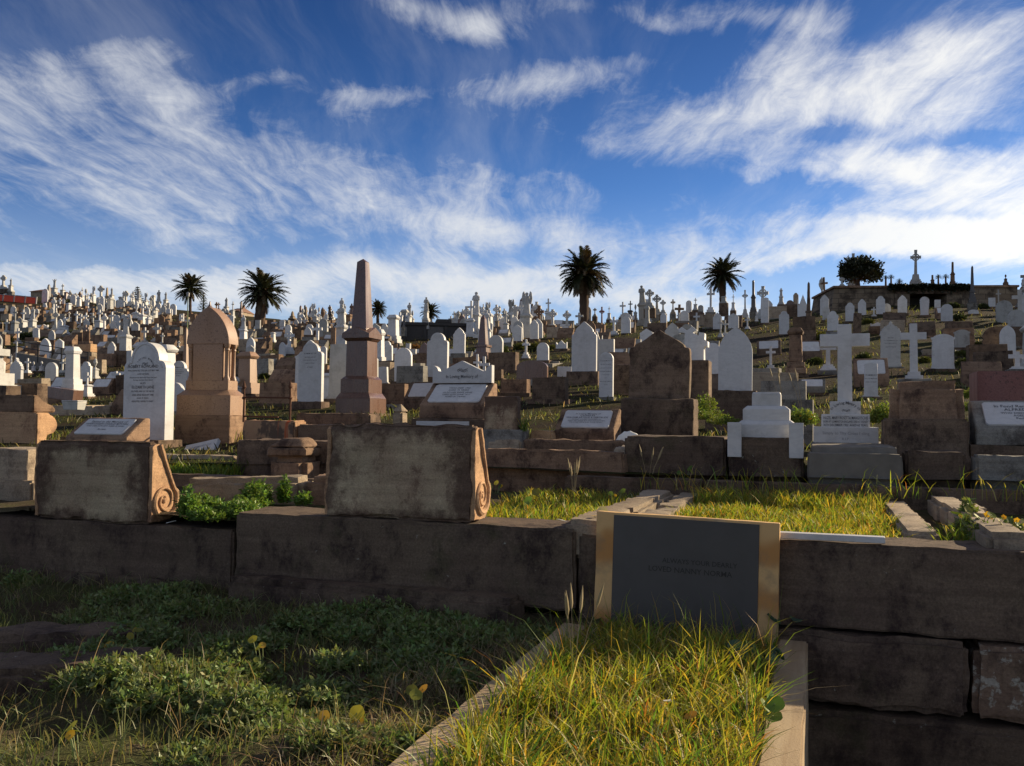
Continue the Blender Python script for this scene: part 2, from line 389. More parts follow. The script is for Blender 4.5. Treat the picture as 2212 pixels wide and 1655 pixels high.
def part(root, name, mb, mats, label=None, **kw):
    o = link(name, mb.mesh(name, mats, **kw), root)
    if label: o['label'] = label
    return o

# ---------------------------------------------------------------- lettering
_tc = {}
def glyphs(t, shear=0):
    k = (t, shear)
    if k not in _tc:
        c = bpy.data.curves.new('t', 'FONT'); c.body = t; c.size = 1; c.align_x = 'CENTER'; c.resolution_u = 2; c.shear = shear; c.offset = .008
        o = bpy.data.objects.new('t', c); COL.objects.link(o)
        me = bpy.data.meshes.new_from_object(o.evaluated_get(bpy.context.evaluated_depsgraph_get()))
        _tc[k] = ([tuple(v.co) for v in me.vertices], [tuple(p.vertices) for p in me.polygons])
        bpy.data.objects.remove(o); bpy.data.curves.remove(c); bpy.data.meshes.remove(me)
    return _tc[k]
def line(mb, t, size, x, z, y, wmax=None, M=None, shear=0):
    vs, fs = glyphs(t, shear)
    if not vs: return
    wd = max(v[0] for v in vs) - min(v[0] for v in vs); sx = size if wmax is None or wd*size <= wmax else wmax/wd
    q = [Vector((x + a*sx, y, z + b*size)) for a, b, c in vs]
    mb.add([M @ p for p in q] if M else q, fs)
def arc(mb, t, size, cx, cz, r, span, y, M=None):
    n = len(t)
    for i, ch in enumerate(t):
        if ch == ' ': continue
        a = span*(i/(n-1) - .5); vs, fs = glyphs(ch); sa, ca = math.sin(a), math.cos(a)
        q = [Vector((cx + sa*(r+b*size) + ca*e*size, y, cz + ca*(r+b*size) - sa*e*size)) for e, b, _ in vs]
        mb.add([M @ p for p in q] if M else q, fs)
def sprig(mb, x, z, s, y, M=None):
    for i in range(7):
        a = -.5 + i*.17; px = x + s*(i-3)*.3; pz = z + s*.12*math.sin(i*1.3)
        for sg in (1, -1):
            q = [Vector((px, y, pz)), Vector((px+s*.28*math.cos(a), y, pz+sg*s*.1)), Vector((px+s*.34*math.cos(a), y, pz+sg*s*.32)), Vector((px+s*.1, y, pz+sg*s*.2))]
            if sg < 0: q.reverse()
            mb.add([M @ p for p in q] if M else q, [(0, 1, 2, 3)])

# ---------------------------------------------------------------- headstone outlines (right half, unit width)
def arcp(cx, cz, rx, rz, a0, a1, n=8): return [(cx+rx*math.cos(R(a0+(a1-a0)*i/n)), cz+rz*math.sin(R(a0+(a1-a0)*i/n))) for i in range(n+1)]
def half(kind, h):
    if kind == 'round': return [(.5, 0)] + arcp(0, h-.5, .5, .5, 0, 90, 10)
    if kind == 'low_round': return [(.5, 0)] + arcp(0, h-.22, .5, .22, 0, 90, 10)
    if kind == 'shoulder': z = h-.46; return [(.5, 0)] + arcp(.36, z-.02, .14, .14, 0, 90, 5) + arcp(0, z+.12, .34, .34, 0, 90, 9)
    if kind == 'wavy': z = h-.62; return [(.5, 0), (.42, .12), (.40, .3), (.46, z-.1), (.5, z), (.44, z+.12), (.5, z+.2)] + arcp(0, z+.22, .46, .40, 10, 90, 8)
    if kind == 'gothic':
        hh = min(.78, h*.7); zs = h-hh; rad = (.25+hh*hh); a1 = math.degrees(math.atan2(hh, rad-.5)); return [(.5, 0)] + arcp(.5-rad, zs, rad, rad, 0, a1, 9)
    if kind == 'ogee': z = h-.60; return [(.5, 0), (.5, z), (.5, z+.05), (.43, z+.11), (.41, z+.17), (.36, z+.2), (.35, z+.27), (.28, z+.36), (.17, z+.46), (.07, z+.55), (0, z+.60)]
    if kind == 'segment': z = h-.22; return [(.5, 0), (.46, .18), (.45, z-.06), (.5, z), (.5, z+.07), (.43, z+.06)] + arcp(0, z-.32, .62, .54, 48, 90, 7)
    if kind == 'gable': z = h-.34; return [(.5, 0), (.5, z+.02), (.47, z+.05), (.41, z+.05), (.40, z+.09), (0, h)]
    if kind == 'flat': return [(.5, 0), (.5, h-.02), (.48, h)] + [(0, h)]
    if kind == 'pediment': return [(.5, 0), (.5, h*.78)] + arcp(.5, h*.5, .10, h*.3, 90, 170, 5) + [(.36, h*.52), (0, h)]
    if kind == 'cusped': z = h-.75; return [(.5, 0), (.52, .16), (.46, .2), (.46, z), (.52, z+.05), (.47, z+.12), (.48, z+.22), (.41, z+.25), (.40, z+.36), (.32, z+.37), (.29, z+.47), (.20, z+.47), (.13, z+.55), (.06, z+.57), (.08, z+.65), (.03, z+.7), (0, h)]
    if kind == 'tablet': return [(.5, 0), (.46, .06), (.40, .1), (.36, h-.04), (.2, h-.03), (0, h)]
def outline(kind, w, h):
    hf = half(kind, h/w); hf = hf[:-1] + [hf[-1]]
    L = [(-x, z) for x, z in reversed(hf[:-1])] if abs(hf[-1][0]) < 1e-6 else [(-x, z) for x, z in reversed(hf)]
    return [(x*w, z*w) for x, z in hf + L]
SLABS = ('round', 'low_round', 'shoulder', 'wavy', 'gothic', 'ogee', 'segment', 'gable', 'flat', 'pediment', 'cusped', 'tablet')
def latin(w, h, t, zc=.70, ta=None):
    a = t/2; b = (ta or t)/2; z = h*zc
    return [(-a, 0), (a, 0), (a*.97, z-b), (w/2, z-b), (w/2, z+b), (a*.95, z+b), (a*.95, h), (-a*.95, h), (-a*.95, z+b), (-w/2, z+b), (-w/2, z-b), (-a*.97, z-b)]
def figure(mb, h, z, sx=0, wide=1.0, arms='folded'):
    # robed standing figure, one skin from hem to head
    pr = [(.17, 0), (.165, .05), (.14, .25), (.125, .42), (.12, .55), (.135, .68), (.15, .76), (.13, .815), (.06, .845), (.045, .86), (.062, .885), (.072, .925), (.064, .97), (.03, 1.0)]
    mb.lathe([(r*h*wide, z+q*h) for r, q in pr], 12, sx, 0, 1, .75)
    for s in (-1, 1):
        if arms == 'up': pts = [(sx+s*.13*h, 0, z+.78*h), (sx+s*.22*h, -.02*h, z+.86*h), (sx+s*.26*h, -.03*h, z+1.0*h)]
        elif arms == 'wings':
            mb.prism([(sx+s*a*h, z+b*h) for a, b in ((.05, .5), (.2, .45), (.26, .7), (.22, 1.0), (.14, 1.08), (.08, .85))][::s], .06*h, .10*h); continue
        else: pts = [(sx+s*.135*h, 0, z+.77*h), (sx+s*.16*h, -.05*h, z+.62*h), (sx+s*.03*h, -.12*h, z+.62*h)]
        mb.tube(pts, [.045*h, .04*h, .03*h], 6)

# ---------------------------------------------------------------- monuments: list of (part name, mesh builder, material)
def monument(kind, W, H, mat, base='sandstone_dark', pl=0.0, T=None, dig=.5, o={}):
    out = []
    def mk(nm, mt=None): b = MB(); out.append((nm, b, mt or mat)); return b
    if pl > 0 or dig > 0:
        bw = o.get('bw', 1.28); bd = o.get('bd', max(.32, W*.62))
        if pl > 0: mk('plinth', base).cb(W*bw, bd, -pl-dig, .003)
        else: mk('plinth', mat if kind in ('pedestal', 'obelisk', 'statue') else base).cb(W*min(bw, 1.12), bd*.8, -dig, .01)
    if kind in SLABS:
        T = T or min(.16, .06+.09*W)
        mk('slab').prism(outline(kind, W, H), -T/2, T/2)
        if kind == 'shoulder' and o.get('rim'):
            b = mk('rim'); b.tube([(x*.86, -T/2-.002, z*.985-.01) for x, z in outline(kind, W, H)[2:-2]], .008, 5)
    elif kind == 'cross':
        st = o.get('steps', 2); hb = H*o.get('hb', .2); hs = hb/st; bw_ = o.get('sw', .95)*W
        b = mk('stepped_base')
        for i in range(st): f = 1-.72*i/max(1, st-.001)*.8; b.cb(bw_*f, bw_*f*.7, i*hs-.003*(i > 0), (i+1)*hs)
        t = W*o.get('tw', .26); mk('cross').prism([(x, z+hb-.003) for x, z in latin(W, H-hb, t, o.get('zc', .68))], -t*.32, t*.32)
    elif kind == 'celtic':
        hb = H*.30; t = W*.24; b = mk('stepped_base'); b.cb(W*1.1, W*.8, 0, hb*.32); b.cb(W*.92, W*.62, hb*.32-.003, hb*.5); b.cb(W*.72, W*.5, hb*.5-.003, hb, W*.56, W*.4)
        c = mk('cross'); hz = hb + (H-hb)*.70; q = hb + (H-hb)*.70
        c.prism([(-t*.62, hb-.003), (t*.62, hb-.003), (t*.45, q-t*.5), (W/2, q-t*.62), (W/2, q+t*.62), (t*.45, q+t*.5), (t*.62, H), (-t*.62, H), (-t*.45, q+t*.5), (-W/2, q+t*.62), (-W/2, q-t*.62), (-t*.45, q-t*.5)], -t*.42, t*.42)
        c.ring(0, hz, W*.27, W*.37, -t*.3, t*.3)
    elif kind == 'obelisk':
        hb = H*o.get('hb', .33); b = mk('stepped_base'); b.cb(W, W, 0, hb*.26); b.cb(W*.82, W*.82, hb*.26-.003, hb*.5)
        d = mk('die'); d.cb(W*.62, W*.62, hb*.5-.003, hb*.86, W*.58, W*.58); d.cb(W*.72, W*.72, hb*.86-.003, hb)
        s = mk('shaft'); w0 = W*.46; w1 = W*.27; s.cb(w0, w0, hb-.003, H-w1*.9, w1, w1); s.cb(w1, w1, H-w1*.9-.001, H, .01, .01)
    elif kind in ('pedestal', 'statue', 'urn', 'column', 'pedcross'):
        hp = H if kind == 'pedestal' else H*o.get('hp', .5)
        b = mk('stepped_base'); b.cb(W, W*.8, 0, hp*.14); b.cb(W*.86, W*.7, hp*.14-.003, hp*.26)
        d = mk('die'); d.cb(W*.66, W*.56, hp*.26-.003, hp*.84, W*.60, W*.5)
        c = mk('cornice'); c.cb(W*.7, W*.58, hp*.84-.003, hp*.9, W*.8, W*.68); c.cb(W*.8, W*.68, hp*.9-.001, hp, W*.5, W*.42)
        if kind == 'statue': figure(mk('figure'), H-hp, hp-.01, 0, o.get('wide', 1.15), o.get('arms', 'folded'))
        if kind == 'urn': q = H-hp; mk('urn').lathe([(r*W*.62, hp+z*q) for r, z in ((.3, -.01), (.28, .08), (.1, .14), (.12, .25), (.36, .5), (.40, .62), (.30, .74), (.34, .78), (.2, .9), (.07, .95), (.05, 1))], 12)
        if kind == 'column': q = H-hp; mk('shaft').lathe([(r*W, hp+z*q) for r, z in ((.27, -.01), (.27, .06), (.2, .1), (.185, .86), (.17, .96), (.06, 1))], 14)
        if kind == 'pedcross': q = H-hp; t = W*.16; mk('cross').prism([(x, z+hp-.01) for x, z in latin(W*.62, q, t, .66)], -t*.35, t*.35)
    elif kind == 'desk':
        D = o.get('D', .5*W); mk('desk_block', mat).xprism([(D/2, 0), (D/2, H), (D/2-.09, H), (-D/2, H*.38), (-D/2, 0)], -W/2, W/2)
        M = desk_M(W, H, D); b = MB(); w_, h_ = W*.40, math.hypot(H*.62, D-.09)*.40; k = .14*h_
        b.prism([(-w_, -h_+k), (-w_+k, -h_), (w_-k, -h_), (w_, -h_+k), (w_, h_-k), (w_-k, h_), (-w_+k, h_), (-w_, h_-k)], -.014, .012); b.xf(M)
        if o.get('plaque', 1): out.append(('inscribed_plaque', b, o.get('pm', 'marble')))
    elif kind == 'block':
        D = o.get('D', W*.4); mk('stone').cb(W, D, -dig, H, W*o.get('tp', .97), D*.85)
    elif kind == 'kerb':
        D = o.get('D', 2.0); t = .13; b = mk('kerbstones')
        for x in (-W/2, W/2-t): b.box(x, x+t, 0, D, -dig, H)
        b.box(-W/2+t, W/2-t, .001, t, -dig, H*1.02); b.box(-W/2+t, W/2-t, D-t, D-.002, -dig, H*1.3)
    return out
def desk_M(W, H, D):
    a = math.atan2(D-.09, H*.62); return Matrix.Translation((0, -.045, H*.69)) @ Matrix.Rotation(-a, 4, 'X')
CATN = {'cross': ('cross', 'cross_monument'), 'celtic': ('cross', 'ringed_cross'), 'obelisk': ('obelisk', 'obelisk'), 'pedestal': ('monument', 'pedestal_monument'), 'statue': ('statue', 'statue_monument'),
  'urn': ('monument', 'urn_monument'), 'column': ('monument', 'column_monument'), 'pedcross': ('cross', 'cross_monument'), 'desk': ('grave marker', 'desk_tomb'), 'block': ('grave marker', 'stone_block'), 'kerb': ('grave kerb', 'grave_kerb')}
CROPS = {}
for i_ in range(6): CROPS['a%d' % (i_+1)] = (400*i_, 840, .12521)
CROPS.update(a7=(2400, 760, .12521), a8=(2800, 760, .12521), b1=(0, 1080, .15025), b2=(480, 1080, .15025), b3=(960, 1080, .15025), b4=(1440, 1080, .15025), b5=(1920, 1080, .15025),
  b6=(2400, 1020, .15025), b7=(2722, 980, .15025), b8=(2722, 1240, .15025), o=(0, 0, 1))
def cpx(c, x, y): sx, sy, s = CROPS[c]; return sx/1.4475 + x*s, sy/1.4475 + y*s
PLACED = []      # (u0, u1, v0, v1) of what already stands on the slope
MATN = {'marble': 'white marble', 'marble_aged': 'weathered off-white marble', 'marble_grey': 'grey stone', 'sandstone_brown': 'brown sandstone', 'sandstone_dark': 'dark sandstone',
  'granite_red': 'red granite', 'granite_pink': 'pink granite', 'granite_dark': 'dark granite', 'sandstone_pale': 'pale sandstone', 'sandstone_ochre': 'ochre sandstone', 'stone_grey': 'grey stone', 'granite_maroon': 'maroon granite', 'sandstone_block': 'blackened sandstone'}
def place(c, kind, x, yt, yb, w, mat, label, pl=0, d=None, base='sandstone_dark', rz=None, T=None, tilt=0, name=None, cat=None, o={}, rough=0, insc=None, group=None, join=False, bev=None):
    s = CROPS[c][2]; u, vb = cpx(c, x, yb); vt = cpx(c, x, yt)[1]; wu = w*s; plv = pl*s
    d = d or depth(u, vb+plv); p = P(u, vb, d); q = P(u, vt, d); rz = -PHI if rz is None else rz
    H = q.z - p.z; t_ = math.atan((u-1106)*K); W = wu*K*d/(math.cos(rz) - math.tan(t_)*math.sin(rz))
    if kind in ('obelisk', 'pedestal', 'statue', 'urn', 'column', 'pedcross', 'celtic', 'cross'): W *= .93 if kind in ('cross', 'celtic') else .80
    plh = plv*K*d; cn = CATN.get(kind, ('headstone', 'headstone'))
    parts = monument(kind, W, H, mat, base, plh, T, o.get('dig', .6), o)
    root = thing(name or cn[1], label, cat or cn[0], p, rz, group, tilt)
    b_ = bev if bev is not None else (.004 if H/d*887 > 28 else 0)
    for nm, mb, mt in parts:
        isan = 'sand' in mt or 'stone_grey' in mt or 'mossy' in mt
        part(root, nm, mb, mt, bevel=b_*2 if isan else b_, rough=rough if (isan and rough) else 0, res=max(.035, H*.05), seed=len(PLACED))
    if insc: part(root, 'lettering', insc(W, H, -(T or min(.16, .06+.09*W))/2-.003), 'lead_letter' if 'marble' in mat else 'letter_dark')
    PLACED.append((u-wu*.6, u+wu*.6, vt, vb+plv, d)); return root, W, H
# ---------------------------------------------------------------- setting
def grid(name, rows, mat, kind='structure'):
    n = len(rows[0]); vs = [tuple(p) for r in rows for p in r]
    fs = [(j*n+i, j*n+i+1, (j+1)*n+i+1, (j+1)*n+i) for j in range(len(rows)-1) for i in range(n-1)]
    me = bpy.data.meshes.new(name); me.from_pydata(vs, [], fs); me.materials.append(MATS[mat])
    me.polygons.foreach_set('use_smooth', [True]*len(fs))
    return tag(link(name, me), kind=kind)
def bump_(x, y, s=.6, a=.08): return noise.fractal(Vector((x*s, y*s, 3)), 1, 2, 4)*a
b = MB(); b.add([(-3000, -3000, -.66), (3000, -3000, -.66), (3000, 6000, -.66), (-3000, 6000, -.66)], [(0, 1, 2, 3)])
tag(link('ground', b.mesh('ground', 'hill_turf')), kind='structure')
ul = [-1500 + 60*i for i in range(88)]
rows = []
kd = [0]*2
dl = [k for k in np.geomspace(7.0, 150, 70)] + [190, 260, 400, 700, 1200]
for j, d in enumerate(dl):
    row = []
    for u in ul:
        uc = max(0, min(2212, u)); t = math.tan(math.atan((u-1106)*K)); tcl = (u-1106)*K
        ds = (5.12 + 2.72/CP)/(1 + .3443*max(-.62, min(.62, tcl)))
        dd = ds + (d-7.0)*(1 - max(0, ds-7.0)/max(143.0, d)) if d < 150 else d
        rs = lerp(uc, TU, RS)
        if dd <= rs: z = P(uc, vg(uc, dd), dd).z
        else: z = P(uc, vg(uc, rs), rs).z - (dd-rs)*.02
        amp = .012*min(dd, 40)*.3
        row.append((tcl*dd, dd, z + bump_(tcl*dd, dd, .5, amp)))
    rows.append(row)
grid('hillside', rows, 'hill_turf')
rows = [[tuple(F(a, b, .565 + bump_(a, b, 2, .03))) for a in np.linspace(-6.5, 4.5, 90)] for b in np.linspace(.05, 2.9, 30)]
grid('terrace_ground', rows, 'soil')
rows = [[tuple(F(a, b, .02 + .10*max(0, min(1, (b+1.2)/1.2)) + bump_(a, b, 2.2, .09))) for a in np.linspace(-6.5, .18, 70)] for b in np.linspace(-5, .1, 50)]
grid('near_ground', rows, 'soil')

# ---------------------------------------------------------------- foreground walls (axes a, b)
def A(u, v, b): return hit_b(u, v, b)[0]
def fbox(root, nm, a0, a1, b0, b1, z0, z1, mat, seed=0, rough=.008, bevel=.015, res=.055, label=None):
    m = MB(); m.box(a0, a1, b0, b1, z0, z1); return part(root, nm, m, mat, label, bevel=bevel, rough=rough, res=res, seed=seed, seg=2)
def fthing(name, label, cat, group=None): return thing(name, label, cat, F(0, 0, 0), -PHI, group)
aL0, aL1 = A(-60, 1118, 0), A(503, 1142, 0); aC0, aC1 = A(507, 1106, 0), A(1243, 1146, 0)
w_ = fthing('retaining_wall', 'low dark stone kerb wall under the scroll-ended headstone nearest the left edge', 'wall')
fbox(w_, 'coping_block', aL0, aL1, 0, .42, .10, .505, 'wall_mossy', 1)
fbox(w_, 'footing', aL0, aL1-.3, -.07, .06, -.2, .165, 'wall_mossy', 2, .014)
w_ = fthing('retaining_wall', 'thick dark stone block wall carrying the large blackened slab in the centre foreground', 'wall')
fbox(w_, 'coping_block', aC0, aC1, 0, .46, .16, .622, 'wall_mossy', 3)
fbox(w_, 'footing', aC0+.06, A(1122, 1290, -.10), -.19, .05, -.25, .245, 'wall_mossy', 4, .018, .03)
fbox(w_, 'end_block', aC1+.012, aC1+.16, .01, .40, -.2, .60, 'wall_mossy', 5)
aR1 = A(2212, 1190, 0)+1.2
w_ = fthing('retaining_wall', 'tall mossy retaining wall of coursed blocks to the right of the banded plaque', 'wall')
fbox(w_, 'coping_course', aC1+.175, aR1, .015, .40, .178, .618, 'wall_mossy', 6, .007, .012)
aJ = A(2094, 1450, 0)
fbox(w_, 'middle_course', aC1+.18, aJ, -.015, .40, -.205, .165, 'wall_mossy', 7, .016, .03)
fbox(w_, 'middle_course', aJ+.012, aR1, -.01, .40, -.205, .168, 'wall_lichen', 8, .014, .03)
fbox(w_, 'lower_course', aC1+.2, aR1, -.05, .40, -.75, -.218, 'wall_mossy', 9, .014, .03)
# white marble strip lying along the wall
a0, a1 = A(1678, 1150, .03), A(1912, 1160, .03)
r_ = thing('marble_strip', 'thin white marble strip lying along the top of the right-hand wall', 'marble slab', F((a0+a1)/2, .03, .625))
m = MB(); m.box(-(a1-a0)/2, (a1-a0)/2, -.012, .05, 0, .032); part(r_, 'slab', m, 'marble', bevel=.003)
# scroll-ended slabs seen from behind
def scroll_stone(label, u0, u1, vt, vb, zb, D, seed, mat, bset=.02, d=None):
    b0 = bset; a0, a1 = A(u0, vb, b0), A(u1, vb, b0); H = hit_b((u0+u1)/2, vt, b0)[1] - zb; W = a1-a0
    r = thing('scroll_headstone', label, 'headstone', F((a0+a1)/2, b0, zb-.004))
    prof = [(0, 0), (D*.8, 0), (D*.96, H*.08), (D, H*.2), (D*.96, H*.33), (D*.78, H*.5), (D*.55, H*.7), (D*.38, H*.88), (D*.33, H*.97), (D*.28, H), (.03, H), (0, H*.965)]
    m = MB(); m.xprism(prof, -W/2, W/2); part(r, 'slab', m, mat, bevel=.034, rough=.013, res=.032, seed=seed, seg=3)
    for sx in (1, -1):
        m = MB(); x0, x1 = sorted((sx*(W/2-.03), sx*(W/2+.007))); cy, cz = D*.45, H*.4
        m.xprism([(cy+(y-cy)*.90, cz+(z-cz)*.93) for y, z in prof], x0, x1); part(r, 'end_panel', m, 'sandstone_warm', rough=.006, res=.03, seed=seed)
        m = MB(); R0 = min(D*.47, H*.235); c = (D*.50, H*.27); X_ = sx*(W/2+.010); pts = [(X_, D*.30+(c[0]+R0-D*.30)*(i/6)**1.1, H*(.95-.65*i/6)) for i in range(6)]; rd = [.015]*6
        for i in range(44):
            t = i/43; an = R(25 - 690*t); rr = R0*(1-.80*t); pts.append((X_, c[0]+rr*math.cos(an), c[1]+rr*1.05*math.sin(an))); rd.append(.021*(1-.5*t))
        m.tube(pts, rd, 7); m.lathe([(.02, -.012), (.024, 0), (.012, .012)], 8); k = 24; m.xf(Matrix.Translation((X_, c[0], c[1])) @ Matrix.Rotation(R(90), 4, 'Y'), len(m.v)-k)
        part(r, 'scroll', m, 'sandstone_warm', rough=.004, res=.03)
    return r
scroll_stone('blackened scroll-ended sandstone slab nearest the left edge, seen from behind', 70, 322, 948, 1128, .505, .27, 11, 'sandstone_block')
scroll_stone('largest blackened slab with a hollow scroll end, on the central wall', 702, 1022, 912, 1118, .622, .235, 12, 'sandstone_block')

# banded sandstone plaque with dark plate
bp = -.075; a0, a1 = A(1278, 1200, bp), A(1676, 1240, bp); W = a1-a0; zt = hit_b(1290, 1109, bp)[1]; H = zt+.25
r_ = thing('memorial_plaque', 'banded sandstone plaque with a dark slate plate leaning on the wall', 'plaque', F((a0+a1)/2, bp, -.25), -PHI-.012, tiltx=-.02, tilt=.022)
m = MB(); m.box(-W/2, W/2, 0, .055, 0, H); part(r_, 'backing_slab', m, 'sandstone_banded', bevel=.004, rough=.0015, res=.05)
m = MB(); m.box(-W/2+.098, W/2-.102, -.005, .03, .2, H-.014); pl_ = part(r_, 'slate_plate', m, 'slate', bevel=.002)
m = MB(); line(m, "ALWAYS YOUR DEARLY", .036, .08, H*.745, -.0065); line(m, "LOVED NANNY NORMA", .040, .03, H*.695, -.0065)
o = part(pl_, 'lettering', m, 'slate_letter')
# newest plot: kerbs running towards the camera
b0 = -3.3
r_ = fthing('grave_kerb', 'pale banded kerb around the grassy plot in front of the dark plaque', 'grave kerb')
fbox(r_, 'kerb', -.03, .125, b0, -.10, -.3, .125, 'sandstone_kerb', 13, .003, .008)
fbox(r_, 'kerb', 1.10, 1.245, b0, -.02, -.72, .115, 'sandstone_kerb', 14, .003, .008)
grid('plot_soil', [[tuple(F(a, b, .10 + bump_(a, b, 4, .02))) for a in np.linspace(.11, 1.105, 14)] for b in np.linspace(b0, 0.0, 30)], 'soil')
# sunken flat stones at lower left
r_ = thing('sunken_slab', 'dark sunken flat stone slab in the weeds at the lower left corner', 'stone slab', (0, 0, 0), 0)
for k, (u, v, w_, d_, rz) in enumerate(((120, 1385, .95, .30, -.12), (60, 1450, 1.1, .34, -.02))):
    p = F(*hit_z(u, v, .05), .05); m = MB(); m.cb(w_, d_, -.2, .07-.01*k); m.xf(Matrix.Translation(p) @ Matrix.Rotation(.22+rz, 4, 'Z')); part(r_, 'slab', m, 'wall_mossy', bevel=.03, rough=.02, res=.06, seed=30+k, seg=2)

# ---------------------------------------------------------------- plots on the terrace
SOILZ = .565
r_ = fthing('grave_kerb', 'twin worn kerb beams left of the big sunlit grass plot', 'grave kerb')
for k, (q0, q1) in enumerate(((.035, .86), (.87, 1.66), (1.675, 2.55))): fbox(r_, 'kerb', -.07+.012*k, .19, q0, q1, .45, .672-.006*k, 'sandstone_pale', 15+k, .012, .03)
for k, (q0, q1) in enumerate(((.24, 1.2), (1.215, 2.5))): fbox(r_, 'kerb', .205, .47-.02*k, q0, q1, .42, .652, 'sandstone_pale', 80+k, .014, .05)
r_ = fthing('grave_kerb', 'stepped double kerb stones right of the big sunlit grass plot', 'grave kerb')
fbox(r_, 'kerb', 1.74, 1.93, .5, 1.42, .42, .645, 'sandstone_pale', 17, .008, .02)
fbox(r_, 'kerb', 1.745, 1.93, 1.432, 2.48, .42, .64, 'sandstone_pale', 84, .008, .02)
for k, (q0, q1, s_) in enumerate(((.9, 1.32, .0), (1.34, 1.78, .05), (1.8, 2.45, .0))):
    fbox(r_, 'kerb', 2.06, 2.27+s_, q0, q1, .42, .715-.012*k, 'sandstone_pale', 18+k, .008, .03)
fbox(r_, 'kerb', 2.08, 2.30, .1, .89, .42, .70, 'sandstone_pale', 21, .008, .03)
r_ = fthing('grave_kerb', 'long low dark kerb closing the sunlit grass plots at the back', 'grave kerb')
for k, (q0, q1) in enumerate(((-.78, .40), (.41, 1.62), (1.63, 2.9), (2.91, 4.6))):
    fbox(r_, 'kerb', q0, q1, 2.56, 2.72, .4, .745-.006*k, 'sandstone_dark', 22+k, .006, .012)
# left plots
r_ = fthing('grave_kerb', 'long sloping rounded kerb stone behind the weeds at left', 'grave kerb')
a0 = A(398, 1085, 1.05)
m = MB(); m.box(0, 1.05, 0, .26, 0, .33); m.xf(Matrix.Translation((a0, 1.02, .40)) @ Matrix.Rotation(.10, 4, 'Z') @ Matrix.Rotation(-.045, 4, 'Y')); part(r_, 'kerb', m, 'sandstone_pale', bevel=.05, rough=.012, res=.05, seed=26, seg=2)
m = MB(); m.box(0, .62, 0, .3, 0, .33); m.xf(Matrix.Translation((a0+1.06, 1.13, .45)) @ Matrix.Rotation(.08, 4, 'Z') @ Matrix.Rotation(-.04, 4, 'Y')); part(r_, 'kerb', m, 'sandstone_brown', bevel=.05, rough=.012, res=.05, seed=27, seg=2)
r_ = fthing('grave_kerb', 'dark flat kerb between the two small green plots at left', 'grave kerb')
fbox(r_, 'kerb', A(330, 1030, 2.0), A(700, 1030, 2.0), 1.95, 2.15, .45, .69, 'sandstone_dark', 28, .008, .015)
fbox(r_, 'kerb', A(300, 1000, 3.35), A(512, 990, 3.35), 3.3, 3.5, .5, .80, 'sandstone_pale', 29, .008, .015)
def bx(label, cat, name, u0, u1, vt, vb, b, D, mat, zb=None, seed=0, rough=.01, bevel=.02, taper=.98, group=None, partn='stone'):
    """one block whose near face lies in the plane b, between picture columns u0..u1"""
    a0, z0 = hit_b(u0, (vt+vb)/2, b); a1, _ = hit_b(u1, (vt+vb)/2, b); um = (u0+u1)/2
    zt = hit_b(um, vt, b)[1]; z0 = zb if zb is not None else hit_b(um, vb, b)[1]
    r = thing(name, label, cat, F((a0+a1)/2, b+D/2, z0-.3), group=group); m = MB(); W = a1-a0
    m.fr(-W/2, W/2, -D/2, D/2, 0, -W/2*taper, W/2*taper, -D/2*taper, D/2*taper, zt-z0+.3)
    part(r, partn, m, mat, bevel=bevel, rough=rough, res=.06, seed=seed+40, seg=2); return r, W, zt-z0+.3
def slabpart(r, nm, x0, x1, y0, y1, z0, z1, mat, **kw):
    m = MB(); m.box(x0, x1, y0, y1, z0, z1); return part(r, nm, m, mat, **kw)
# left edge
r, W, H = bx('yellowish stepped stone plinth at the left edge behind the low wall', 'plinth', 'stone_plinth', -60, 68, 1036, 1108, .55, .5, 'sandstone_pale', seed=1)
slabpart(r, 'upper_step', -W/2, W*.32, -.2, .25, H-.02, H+.245, 'sandstone_pale', bevel=.012, rough=.006, res=.06)
r, W, H = bx('dark row of kerb blocks behind the two scroll slabs at left', 'grave kerb', 'grave_kerb', 20, 150, 990, 1040, 3.0, .3, 'sandstone_dark', seed=2)
r, W, H = bx('dark long stone chest right of the fallen white tablet', 'tomb', 'chest_tomb', 511, 720, 952, 1026, 2.75, .55, 'sandstone_dark', seed=3, taper=1.02)
r, W, H = bx('squat octagonal brown post in front of the dark stone chest', 'post', 'stone_post', 577, 658, 985, 1026, 2.45, .34, 'sandstone_brown', seed=4, bevel=.06)
m = MB(); m.cb(W*1.02, .35, H-.01, H+.08); m.cb(W*1.02, .35, H+.079, H+.17, W*.6, .2); part(r, 'cap', m, 'sandstone_brown', bevel=.02, rough=.008, res=.05)
r, W, H = bx('rust-streaked ochre kerb carrying the broken iron railing', 'grave kerb', 'grave_kerb', 522, 636, 908, 948, 5.3, .30, 'sandstone_rusted', seed=5)
part(r, 'broken_end', MB().fr(W/2-.005, W/2+.36, -.12, .12, H-.22, W/2-.005, W/2+.30, -.1, .1, H-.06), 'sandstone_ochre', bevel=.03, rough=.02, res=.05)
rl = thing('iron_railing', 'broken rusty iron railing standing on the rust-streaked kerb', 'railing', F(*[sum(x)/2 for x in zip(hit_b(522, 908, 5.45), hit_b(636, 908, 5.45))][:1], 5.45, hit_b(580, 908, 5.3)[1]))
for x in (-W*.47, W*.42):
    m = MB(); m.tube([(x, 0, -.03), (x+.004, 0, .30), (x, 0, .42)], [.016, .014, .012], 8); m.lathe([(.012, .42), (.028, .45), (.02, .48), (.004, .54)], 8, x); m.lathe([(.02, .28), (.03, .30), (.02, .32)], 8, x); part(rl, 'post', m, 'iron_rusty')
for z, x1 in ((.31, W*.42), (.05, W*.2)):
    m = MB(); m.tube([(-W*.47, 0, z), (x1, 0, z-.006)], .012, 6); part(rl, 'rail', m, 'iron_rusty')
